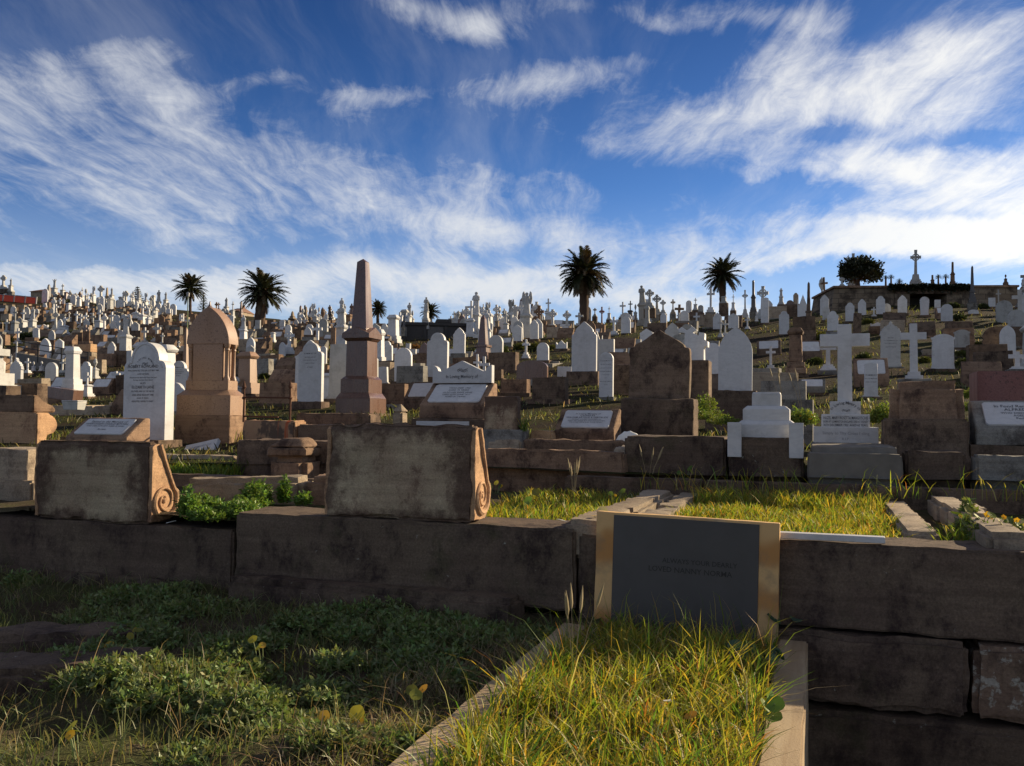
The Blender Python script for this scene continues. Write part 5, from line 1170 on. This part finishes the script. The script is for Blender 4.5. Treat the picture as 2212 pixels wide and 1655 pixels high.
while d < 148:
    step = (1.6 if u < 850 else 1.3 if u < 1300 else 1.0)*(1 + d/420); u = -20 + q.uniform(0, 20)
    while u < 2240:
        rs = lerp(u, TU, RS); t_ = d/rs
        if t_ < 1.0 and q.random() < (.78 if u < 850 else .86) and not (1805 < u < 2200 and d > 46):
            left = u < 850; tab = SKY if t_ > .8 and q.random() < .75 else KW[0 if left else 1]
            kind = q.choices([k for k, _ in tab], [w for _, w in tab])[0]
            if left and t_ < .78 and kind not in ('desk', 'block', 'kerb') and q.random() < .35: kind = q.choice(('desk', 'block', 'block'))
            if kind == 'kerb' and d > 75: kind = 'block'
            dd = d + q.uniform(-.5, .5); tcl = (u-1106)*K; x = tcl*dd; dy = dd
            if all((x-a[0])**2 + (dy-a[1])**2 > (.75 if kind != 'kerb' else 2.0) for a in used if abs(a[1]-dy) < 2):
                SC.append((kind, u, dd)); used.append((x, dy, 0))
        u += step*q.uniform(.75, 1.35)/(K*d)
    d += 1.75*(1 + d/260)
insts = []
for kind, u, d in SC:
    joined = d > 36; var = q.randrange(4 if joined else 5)
    if kind in ('desk', 'block', 'kerb'): mat = q.choice(('sandstone_brown', 'sandstone_dark', 'sandstone_dark', 'sandstone_pale', 'stone_grey', 'sandstone_brown'))
    else: mat = q.choices(('marble', 'marble_aged', 'marble_grey', 'sandstone_brown', 'granite_red'), (50, 32, 9, 7, 2))[0]
    if kind in ('obelisk', 'column'): mat = q.choice(('granite_red', 'sandstone_pale', 'granite_dark', 'marble_aged'))
    res, W, H = proto(kind, var, mat, joined); x = (u-1106)*K*d; z = ground_at(x, d)
    nm = CATN.get(kind, ('headstone', 'headstone')); rz = -PHI + q.gauss(0, .06); s = q.uniform(.88, 1.14)
    if joined: r = link(nm[1], res, None, (x, d, z), rz)
    else:
        r = link(nm[1], None, None, (x, d, z), rz)
        for pn, me in res: link(pn, me, r)
    r.rotation_euler = (q.gauss(0, .022), q.gauss(0, .026), rz); r.scale = (s, s, s); tag(r, None, nm[0], None, 'thing')
    insts.append([r, kind, mat, u, d, H*s, W*s])
# keep only the stones this side of the hill shows
bpy.context.view_layer.update(); dg = bpy.context.evaluated_depsgraph_get(); o_ = Vector((0, 0, CAMZ)); kept = []
def covers(it):      # would it stand in front of a stone read off the photograph?
    r, kind, mat, u, d, H, W = it; vb = vg(u, d); vt = vb - H/(K*d); hw = W/2/(K*d)
    for (u0, u1, v0, v1, pd) in PLACED:
        if pd > d and u+hw > u0 and u-hw < u1 and vb > v0 and vt < v1:
            ov = (min(u+hw, u1)-max(u-hw, u0))*(min(vb, v1)-max(vt, v0)); ar = (u1-u0)*(v1-v0)
            if ov > (.30 if kind in ('desk', 'block', 'kerb') else .26 if pd > 24 else .12)*ar: return True
    for (u0, u1, v0, v1) in ((1762, 1905, 690, 865), (1935, 2020, 695, 830), (1690, 1752, 700, 830)):   # keep the big crosses clear against dark ground
        if kind not in ('desk', 'block', 'kerb') and u+hw > u0 and u-hw < u1 and vb > v0 and vt < v1: return True
    if d < 61 and u+hw > 868 and u-hw < 1020 and vt < 738 and vb > 692: return True
    for (u0, u1, v0) in ((786, 848, 696), (896, 966, 694), (370, 452, 676), (505, 632, 690), (1195, 1330, 690), (1512, 1610, 655), (-30, 84, 654)):   # skyline gaps where the palms show
        if u+hw > u0 and u-hw < u1 and vt < v0: return True
    return False
for it in insts:
    r, kind, mat, u, d, H, W = it; seen = False; fam = {r.name} | {c.name for c in r.children}
    for fz in (.95, .8, .6, .4, .2, .05):
        for fx_ in (0, -.2, .2, -.4, .4):
            tgt = Vector(r.location) + Vector((fx_*W, 0, fz*H)); dr = tgt - o_; L_ = dr.length
            uu, vv = uv(tgt)
            if not (0 < uu < 2212): continue
            hit, loc, _, _, ob, _ = sc.ray_cast(dg, o_, dr.normalized(), distance=L_+1.5)
            if hit and ob.name in fam: seen = True; break
        if seen: break
    if seen and not covers(it): kept.append(it)
    else:
        for c in list(r.children): bpy.data.objects.remove(c)
        bpy.data.objects.remove(r)
print('SCATTER', len(insts), 'kept', len(kept))
# a label that singles each one out: look, band of the slope, landmark, then order from the left
ZC = [(110, 'under the red panels'), (250, 'left of the distant pine'), (360, 'by the distant pine'), (470, 'below the slim palm'), (640, 'around the leaning palm'), (740, 'left of the red obelisk'), (870, 'behind the red obelisk'), (1020, 'around the dark vault'), (1180, 'right of the dark vault'),
  (1340, 'under the largest palm'), (1500, 'behind the brown gabled headstone'), (1680, 'below the smaller palm'), (1820, 'left of the hill-top vault'), (2010, 'below the round dark tree'), (9999, 'below the hill-top vault')]
KN = {'round': 'round-topped headstone', 'low_round': 'low rounded headstone', 'shoulder': 'shouldered headstone', 'ogee': 'ogee-topped headstone', 'gable': 'gabled headstone', 'gothic': 'pointed headstone', 'flat': 'square-topped headstone', 'segment': 'eared headstone', 'pediment': 'wide pediment stone', 'cross': 'cross on steps', 'celtic': 'ringed cross',
  'pedcross': 'cross on a pedestal', 'statue': 'statue', 'urn': 'urn monument', 'pedestal': 'pedestal', 'obelisk': 'obelisk', 'column': 'broken column', 'desk': 'desk tomb', 'block': 'block', 'kerb': 'kerb'}
MS = {'marble': 'white', 'marble_aged': 'off-white', 'marble_grey': 'grey', 'sandstone_brown': 'brown', 'sandstone_dark': 'dark', 'sandstone_pale': 'pale brown', 'stone_grey': 'grey', 'granite_red': 'red granite', 'granite_dark': 'black granite'}
GR = {'headstone': 'headstones crowding the slope', 'cross': 'crosses crowding the slope', 'monument': 'monuments crowding the slope', 'statue': 'statues crowding the slope', 'obelisk': 'obelisks on the slope', 'grave marker': 'low tombs crowding the slope', 'grave kerb': 'grave kerbs on the slope'}
ORD = ['', 'first', 'second', 'third', 'fourth', 'fifth', 'sixth', 'seventh', 'eighth', 'ninth', 'tenth', 'eleventh', 'twelfth'] + ['%dth' % i for i in range(13, 60)]
byl = {}
for it in kept:
    r, kind, mat, u, d, H, W = it; t_ = d/lerp(u, TU, RS); band = 'on the skyline' if t_ > .8 else 'high up' if t_ > .55 else 'halfway up' if t_ > .36 else 'low down'
    byl.setdefault('%s %s %s, %s' % (MS[mat], KN[kind], band, next(z for m_, z in ZC if u < m_)), []).append((u, r))
for l, its in byl.items():
    its.sort(key=lambda t: t[0])
    for i, (u, r) in enumerate(its):
        r['label'] = l + (', %s from left' % ORD[i+1] if len(its) > 1 else ''); r['group'] = GR[r['category']]
# ---------------------------------------------------------------- grass and weeds
def blades(name, pts, hs, ws, tints, seed=0, lean=.45, curl=.5, mat='blade', label=None):
    r = np.random.default_rng(seed); n = len(pts); pts = np.array(pts, float); hs = np.array(hs)[:, None]; ws = np.array(ws)[:, None]
    az = r.uniform(0, 6.2832, n); h = np.stack([np.cos(az), np.sin(az), np.zeros(n)], 1); up = np.array([[0, 0, 1.0]])
    fa = r.uniform(0, 6.2832, n); s = np.stack([np.cos(fa), np.sin(fa), np.zeros(n)], 1)*ws*.5
    l = (r.random((n, 1))**1.3)*lean*1.6; c = r.random((n, 1))*curl
    m1 = pts + (up*.42 + h*l*.30)*hs; m2 = pts + (up*.76 + h*(l*.68 + c*.18))*hs; tp = pts + (up*(1-.25*c) + h*(l*1.05 + c*.62))*hs
    V = np.stack([pts-s*.8, pts+s*.8, m1-s, m1+s, m2-s*.72, m2+s*.72, tp], 1).reshape(-1, 3)
    b = np.arange(n)[:, None]*7; q = np.concatenate([b+[0, 1, 3, 2], b+[2, 3, 5, 4]], 1).reshape(-1, 4); t = (b+[4, 5, 6]).reshape(-1, 3)
    me = bpy.data.meshes.new(name); nq, nt = len(q), len(t); me.vertices.add(len(V)); me.vertices.foreach_set('co', V.ravel())
    me.loops.add(nq*4+nt*3); me.loops.foreach_set('vertex_index', np.concatenate([q.ravel(), t.ravel()]).astype(np.int32))
    me.polygons.add(nq+nt); me.polygons.foreach_set('loop_start', np.concatenate([np.arange(nq)*4, nq*4+np.arange(nt)*3]).astype(np.int32)); me.update(calc_edges=True)
    me.materials.append(MATS[mat]); me.polygons.foreach_set('use_smooth', [True]*(nq+nt))
    at = me.color_attributes.new('tint', 'FLOAT_COLOR', 'POINT'); C = np.ones((n, 7, 4)); C[:, :, :3] = np.array(tints)[:, None, :]; at.data.foreach_set('color', C.ravel())
    return tag(link(name, me), label, 'grass' if label else None, None, 'stuff')
PAL = {'sun': [((.21, .265, .032), 4.5), ((.33, .32, .045), 4.8), ((.47, .35, .06), 2.8), ((.10, .19, .03), 3), ((.44, .19, .05), .6), ((.50, .44, .22), .5)],
       'lush': [((.14, .22, .03), 5), ((.22, .27, .04), 4), ((.08, .13, .02), 3), ((.36, .30, .06), .8)],
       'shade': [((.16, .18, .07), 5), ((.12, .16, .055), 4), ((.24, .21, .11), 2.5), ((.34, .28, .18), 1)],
       'dry': [((.34, .26, .17), 4), ((.26, .18, .11), 3), ((.42, .35, .24), 2)]}
def pick(pal, n, seed):
    r = random.Random(seed); cs, ws = zip(*PAL[pal]); return [tint(c, .28, r) for c in r.choices(cs, ws, k=n)]
def patch(name, pal, n, a0, a1, b0, b1, zf, h, w, seed, clump=.6, lean=.45, keep=None, hvar=.45, label=None, curl=.5):
    r = random.Random(seed); P_ = []; H_ = []; W_ = []
    while len(P_) < n:
        a, b = r.uniform(a0, a1), r.uniform(b0, b1); k = noise.noise(Vector((a*3.1, b*3.1, seed)))*.5 + noise.noise(Vector((a*9, b*9, seed)))*.5
        if r.random() > .55 + clump*k: continue
        if keep and not keep(a, b): continue
        hh = h(a, b) if callable(h) else h
        P_.append(tuple(F(a, b, zf(a, b)))); H_.append(hh*(1 + r.uniform(-hvar, hvar) + .5*k)); W_.append(w*r.uniform(.6, 1.4))
    return blades(name, P_, H_, W_, pick(pal, n, seed), seed, lean, curl, label=label)
zc_ = lambda a, b: .10 + bump_(a, b, 4, .02) - .01
patch('grass', 'sun', 10000, .15, 1.09, -3.2, -.10, zc_, lambda a, b: .125 + .08*noise.noise(Vector((a*4, b*4, 4))) - (.045 if b > -.6 else 0), .0066, 1, .75, .7, label='long golden-green grass filling the plot before the dark plaque')
patch('grass', 'sun', 500, .13, 1.1, -3.2, -.10, zc_, .24, .0035, 2, .5, .5, label='seeding grass stalks rising above the plot before the dark plaque')
patch('grass', 'dry', 1500, .14, 1.09, -3.2, -.1, zc_, .10, .0045, 31, .7, 1.8, label='dead thatch lying under the golden-green grass of the front plot', curl=1.3)
zt_ = lambda a, b: SOILZ + bump_(a, b, 2, .03) - .01
patch('grass', 'sun', 9000, .40, 1.76, .36, 2.55, zt_, lambda a, b: .075 + (.05 if b > 1.9 else 0), .0062, 3, .5, .6, label='sunlit yellow-green grass in the big terrace plot')
patch('grass', 'sun', 3000, -1.0, -.02, .46, 2.5, zt_, .085, .0062, 4, .5, .6, label='sunlit grass between the largest slab and the twin kerbs')
patch('grass', 'lush', 900, 1.92, 3.4, .36, .75, zt_, .10, .007, 5, .5, .6, label='green grass at the right end of the terrace')
patch('grass', 'sun', 260, -.1, 4.2, 2.38, 2.6, lambda a, b: .66, .17, .006, 6, .3, .6, label='grass tufts along the back kerb of the terrace')
patch('grass', 'lush', 2200, A(365, 1010, 2.6), A(512, 1010, 2.6), 2.2, 3.3, lambda a, b: .60, .13, .010, 7, .5, .5, label='bright grass in the small plot right of the left slab')
patch('grass', 'sun', 900, A(525, 890, 7), A(640, 890, 7), 5.9, 8.2, lambda a, b: ground_at(*F(a, b)[:2])-.02, .18, .012, 8, .5, .5, label='sunlit grass behind the rusty railing')
zg_ = lambda a, b: .02 + .10*max(0, min(1, (b+1.2)/1.2)) + bump_(a, b, 2.2, .09) - .01
clr = lambda a, b: not (b > -.06) and not (a > -.03 and b < -.1) and not (b > -.12 and -1.3 < a < -.15)
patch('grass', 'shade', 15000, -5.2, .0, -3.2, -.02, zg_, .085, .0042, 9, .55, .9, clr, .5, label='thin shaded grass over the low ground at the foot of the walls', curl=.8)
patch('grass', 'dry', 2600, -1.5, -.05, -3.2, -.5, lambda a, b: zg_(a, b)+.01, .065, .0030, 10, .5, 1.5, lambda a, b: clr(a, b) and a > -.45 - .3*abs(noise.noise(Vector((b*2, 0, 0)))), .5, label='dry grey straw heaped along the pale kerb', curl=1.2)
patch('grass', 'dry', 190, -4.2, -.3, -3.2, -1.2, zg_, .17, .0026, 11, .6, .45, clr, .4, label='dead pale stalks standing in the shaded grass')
patch('grass', 'dry', 60, 1.45, 3.2, -2.6, -.2, lambda a, b: -.64, .25, .004, 12, .5, .9, None, .4, label='dry stalks in the sunken path at lower right')
# turf tufts over the slope
r_ = random.Random(77); P_ = []; H_ = []; W_ = []
while len(P_) < 26000:
    d = 8.5*math.exp(r_.random()*2.6); u = r_.uniform(-60, 2270)
    if d > lerp(u, TU, RS): continue
    x = (u-1106)*K*d; k = noise.noise(Vector((x*.35, d*.35, 9)))
    if k < -.05 and r_.random() < .8: continue
    if ab((x, d))[1] < 2.95: continue
    z = ground_at(x, d)
    for _ in range(2): P_.append((x+r_.gauss(0, .12), d+r_.gauss(0, .12), z-.02)); H_.append((.09+.05*k)*(1+d/90)*r_.uniform(.6, 1.4)); W_.append(.010*(1+d/16))
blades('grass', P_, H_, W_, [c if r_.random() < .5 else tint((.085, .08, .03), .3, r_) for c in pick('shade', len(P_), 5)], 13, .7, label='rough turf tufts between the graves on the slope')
# feathery weeds: many fine leaflets on branching stalks
def weeds(name, spots, base, seed, label):
    r = random.Random(seed); Q = []; T = []
    for (p, rad, h, n) in spots:
        for _ in range(n):
            az = r.uniform(0, 6.2832); rr = rad*r.random()**.6; st = Vector(p) + Vector((math.cos(az)*rr*.55, math.sin(az)*rr*.55, 0)); tip = Vector(p) + Vector((math.cos(az)*rr, math.sin(az)*rr, h*(1-.55*(rr/rad)**2)*r.uniform(.65, 1.15))); tc__ = tint(base, .35, r)
            ax = (tip-st)
            for k in range(14):
                f = .2 + .8*k/13; c = st + ax*f; d = Vector((r.gauss(0, 1), r.gauss(0, 1), r.gauss(.5, .6))).normalized(); L = (.045+h*.08)*.62*r.uniform(.6, 1.3); w_ = d.cross(Vector((r.gauss(0, 1), r.gauss(0, 1), 1))).normalized()*L*.2
                Q.append([c, c+d*L*.5+w_, c+d*L, c+d*L*.5-w_]); T.append(tint(tc__, .15, r))
    return tag(link(name, leafmesh(name, Q, T, 'leaf')), label, 'weeds', None, 'stuff')
def sp(u, v, z, rad, h, n): a, b = hit_z(u, v, z); return (F(a, b, zg_(a, b) if z < .3 else z), rad, h, n)
ws_ = random.Random(3); spots = []
for (u0, u1, v0, v1, k, h) in ((130, 300, 1410, 1490, 9, .13), (280, 560, 1370, 1530, 16, .12), (560, 1080, 1320, 1440, 30, .13), (250, 560, 1275, 1400, 14, .12), (900, 1190, 1320, 1400, 8, .10), (480, 760, 1430, 1540, 8, .12), (180, 420, 1290, 1370, 7, .10), (30, 80, 1225, 1290, 3, .15), (200, 560, 1350, 1480, 7, .13), (820, 1010, 1350, 1480, 8, .12), (330, 900, 1540, 1640, 6, .09)):
    for _ in range(k): spots.append(sp(ws_.uniform(u0, u1), ws_.uniform(v0, v1), .06, ws_.uniform(.12, .22), h*.55*ws_.uniform(.8, 1.3), 64))
weeds('weeds', spots, (.17, .225, .085), 21, 'soft feathery green weeds spreading over the shaded low ground')
spots = [sp(ws_.uniform(405, 560), ws_.uniform(1095, 1135), .56, .13, ws_.uniform(.07, .12), 60) for _ in range(10)] + [sp(548, 1095, .58, .09, .20, 80), sp(566, 1090, .58, .08, .18, 60), sp(614, 1090, .58, .05, .20, 50), sp(655, 1092, .58, .07, .10, 40), sp(405, 1120, .57, .08, .2, 50)]
weeds('weeds', spots, (.13, .22, .045), 22, 'bright feathery weeds behind the wall between the two scroll-ended slabs')
spots = [sp(ws_.uniform(2080, 2212), ws_.uniform(1150, 1175), .6, .10, .09, 50) for _ in range(7)] + [sp(2090, 1125, .66, .05, .12, 40)]
weeds('weeds', spots, (.15, .20, .06), 23, 'grey-green weeds at the right end of the terrace')
def wspot(c, x, y, d, rad, h, n): return (P(*cpx(c, x, y), d), rad, h, n)
weeds('weeds', [wspot('b6', 440, 1430, 9.5, .16, .2, 90), wspot('b6', 560, 1430, 9.5, .14, .16, 70), wspot('b6', 340, 1420, 9.6, .1, .12, 40), wspot('b6', 1560, 1410, 9.8, .12, .16, 60), wspot('b6', 1670, 1400, 9.8, .14, .22, 80), wspot('b7', 1420, 1230, 11, .08, .12, 40), wspot('b7', 1410, 1420, 11, .07, .12, 30), wspot('b5', 1330, 1080, 12.5, .3, .16, 120), wspot('b5', 1560, 1150, 12, .25, .14, 90), wspot('b5', 1300, 1000, 13, .2, .3, 90)], (.17, .23, .05), 24, 'sunlit leafy weeds around the cross and the stepped white pedestal')
# round-leaved nasturtiums, each plant its own thing
def nasturtium(label, p, n, spread, size, cols, seed, flowers=0, up=.10):
    r = random.Random(seed); root = thing('nasturtium_plant', label, 'plant', p, 0, 'round-leaved nasturtium plants')
    for i in range(n + flowers):
        az = r.uniform(0, 6.2832); rr = spread*r.random()**.6; c = Vector((rr*math.cos(az), rr*math.sin(az), up*r.uniform(.5, 1.4))); m = MB(); m.tube([(c.x*.5, c.y*.5, -.02), (c.x*.8, c.y*.8, c.z*.6), tuple(c)], .0022, 4)
        nrm = Vector((r.gauss(0, .5), -.55 + r.gauss(0, .4), .75)).normalized(); ax = nrm.orthogonal().normalized(); ay = nrm.cross(ax); s = size*r.uniform(.6, 1.15); fl = i >= n
        
        s = s*.55 if fl else s; pts = [c + (ax*math.cos(6.2832*k/14) + ay*math.sin(6.2832*k/14))*s*(1 + (.22*math.cos(5*6.2832*k/14) if fl else .05*math.sin(9*6.2832*k/14))) for k in range(14)]; t = tint((.75, .45, .02) if fl else r.choice(cols), .2, r)
        Q = [[c - nrm*s*.12, pts[k], pts[(k+1) % 14]] for k in range(14)]; me = leafmesh('flower' if fl else 'leaf', Q, [t]*14, 'leaf', (m, 'pole_green')); link('flower' if fl else 'leaf', me, root)
GRN = [(.10, .17, .035), (.13, .19, .04), (.07, .13, .03)]; YEL = [(.34, .28, .04), (.22, .24, .04), (.40, .26, .04)]; BLU = [(.05, .10, .06), (.07, .13, .07)]
def np_(u, v, z=.06): a, b = hit_z(u, v, z); return F(a, b, max(zg_(a, b), z) if z < .3 else z)
for i, (u, v, n, sprd, sz, cs, lab, fl) in enumerate(((425, 1248, 6, .20, .035, GRN, 'pale round leaves at the foot of the wall joint left of centre', 0), (500, 1240, 5, .18, .036, GRN[2:], 'darker round leaves under the joint between the two front walls', 0), (285, 1400, 4, .13, .024, YEL, 'yellowing round leaves beside the sunken flat stone', 0), (570, 1425, 4, .14, .024, YEL, 'yellow round leaves in the middle of the shaded weeds', 0),
    (560, 1290, 5, .2, .022, GRN, 'scattered small pale round leaves under the central wall', 0), (175, 1630, 3, .12, .026, YEL, 'yellow leaves at the bottom edge left of centre', 0), (745, 1592, 3, .08, .026, YEL, 'small yellow leaves in the straw at the bottom', 0), (1228, 1320, 4, .09, .040, GRN, 'round green leaves where the pale kerb meets the wall', 0), (905, 1530, 3, .09, .028, YEL, 'large yellow curled leaves lying in the straw by the kerb', 0),
    (1655, 1370, 9, .16, .042, BLU, 'bluish round leaves at the right foot of the dark plaque', 0), (1650, 1440, 7, .15, .042, BLU, 'bluish round leaves spilling over the right-hand pale kerb', 0), (1640, 1560, 6, .13, .038, GRN, 'green round leaves low along the right-hand pale kerb', 0), (1470, 1610, 2, .06, .03, YEL, 'single yellow flower in the golden grass at the bottom', 2))):
    nasturtium(lab, np_(u, v, .12 if u > 1225 else .06), n, sprd, sz, cs, 60+i, fl, .07)
for i, (u, v, z, n, lab, fl) in enumerate(((1070, 1060, .62, 3, 'plant with a yellow flower beside the hollow scroll', 1), (1180, 1085, .60, 4, 'round leaves with a yellow bloom in the narrow grass plot', 1), (1160, 1100, .6, 2, 'small yellow-leaved plant low in the narrow grass plot', 1), (1325, 1080, .66, 3, 'plant with a yellow flower on the twin kerb beams', 1), (1475, 1032, .74, 4, 'green round leaves at the far end of the twin kerbs', 0),
    (1962, 1055, .70, 4, 'round leaves at the far end of the stepped double kerb', 0), (2105, 1132, .68, 3, 'yellow round leaves on the stepped double kerb', 2), (2190, 1150, .66, 5, 'yellow-flowered plant at the right edge of the terrace', 3), (2150, 1140, .66, 4, 'yellow-flowered plant just left of the right edge of the terrace', 2), (1296, 1130, .64, 2, 'white papery leaves at the top left corner of the dark plaque', 0))):
    nasturtium(lab, np_(u, v, z), n, .10, .030, [(.6, .55, .35)] if 'papery' in lab else GRN + YEL[1:2], 90+i, fl, .06)
p = P(*cpx('b6', 545, 1370), 9.4); nasturtium('bright yellow flowers left of the large marble cross', p, 1, .08, .03, GRN, 120, 6, .05)
p = P(*cpx('b6', 1440, 1120), 9.6); nasturtium('one bright leaf right of the lettered cross base', p, 2, .05, .035, GRN, 121, 0, .05)
# tall seed stalks
def stalks(label, spots, seed):
    for lab, p, n, h in spots:
        r = random.Random(seed); root = thing('seed_grass', lab, 'plant', p, 0, 'tall seeding grasses'); seed += 1
        for _ in range(n):
            a = r.uniform(0, 6.28); l = r.uniform(.1, .4); k = Vector((math.cos(a)*l, math.sin(a)*l, 1))*h*r.uniform(.7, 1.1); m = MB(); m.tube([(0, 0, -.05), tuple(k*.6 - Vector((0, 0, -.02))), tuple(k)], [.003, .002, .0012], 4); m.lathe([(.001, 0), (.008, .03), (.007, .07), (.001, .12)], 5); nv = 20; m.xf(Matrix.Translation(k*.95) @ Vector((0, 0, 1)).rotation_difference(k).to_matrix().to_4x4(), len(m.v)-nv); part(root, 'stalk', m, 'dry_stalk')
plain('dry_stalk', (.30, .24, .13), .8)
stalks('', [('tall seeding grass left of the large marble cross', P(*cpx('b6', 240, 1330), 9.6), 4, .55), ('tall seeding grass beside the yellow flowers at the cross', P(*cpx('b6', 520, 1300), 9.7), 2, .45), ('thin seed stalks at the foot of the dark plaque', np_(1440, 1335, .12), 5, .34), ('thin seed stalks on the twin kerb beams', np_(1400, 1050, .66), 4, .3), ('thin seed stalks in the narrow grass plot', np_(1240, 1075, .6), 6, .22), ('thin reddish seed stalks on the left rim of the golden grass', np_(1240, 1470, .12), 5, .3)], 300)
p = P(1131, 928, 9.8); r = thing('grass_tuft', 'small bright grass tuft by the scroll of the slab right of the pedimented tomb', 'plant', p, 0); q = blades('tuft', [(rng.gauss(0, .02), rng.gauss(0, .02), -.02) for _ in range(40)], [.16]*40, [.008]*40, pick('lush', 40, 3), 5, .9); q.parent = r; q['kind'] = 'thing'
for i, (u, v, z) in enumerate(((368, 1131, .51), (183, 1245, .13), (855, 1290, .2), (1215, 1128, .63), (1150, 1100, .6), (1440, 1520, .2), (1080, 1545, .1))):
    a, b = hit_z(u, v, z); r = thing('dry_leaf', 'pale curled dead leaf ' + ('on the wall under the left scroll', 'at the foot of the left wall', 'against the central wall footing', 'on the wall left of the dark plaque', 'in the narrow grass plot', 'in the golden grass', 'in the straw beside the pale kerb')[i], 'leaf', F(a, b, z), i, 'dead leaves'); m = MB(); m.add([(-.03, 0, .004), (0, -.012, .012), (.035, .004, .02), (.0, .016, .014), (-.03, 0, .001), (0, -.012, .009), (.035, .004, .017), (0, .016, .011)], [(0, 1, 2, 3), (7, 6, 5, 4), (0, 4, 5, 1), (1, 5, 6, 2), (2, 6, 7, 3), (3, 7, 4, 0)]); part(r, 'leaf', m, 'petal_white')
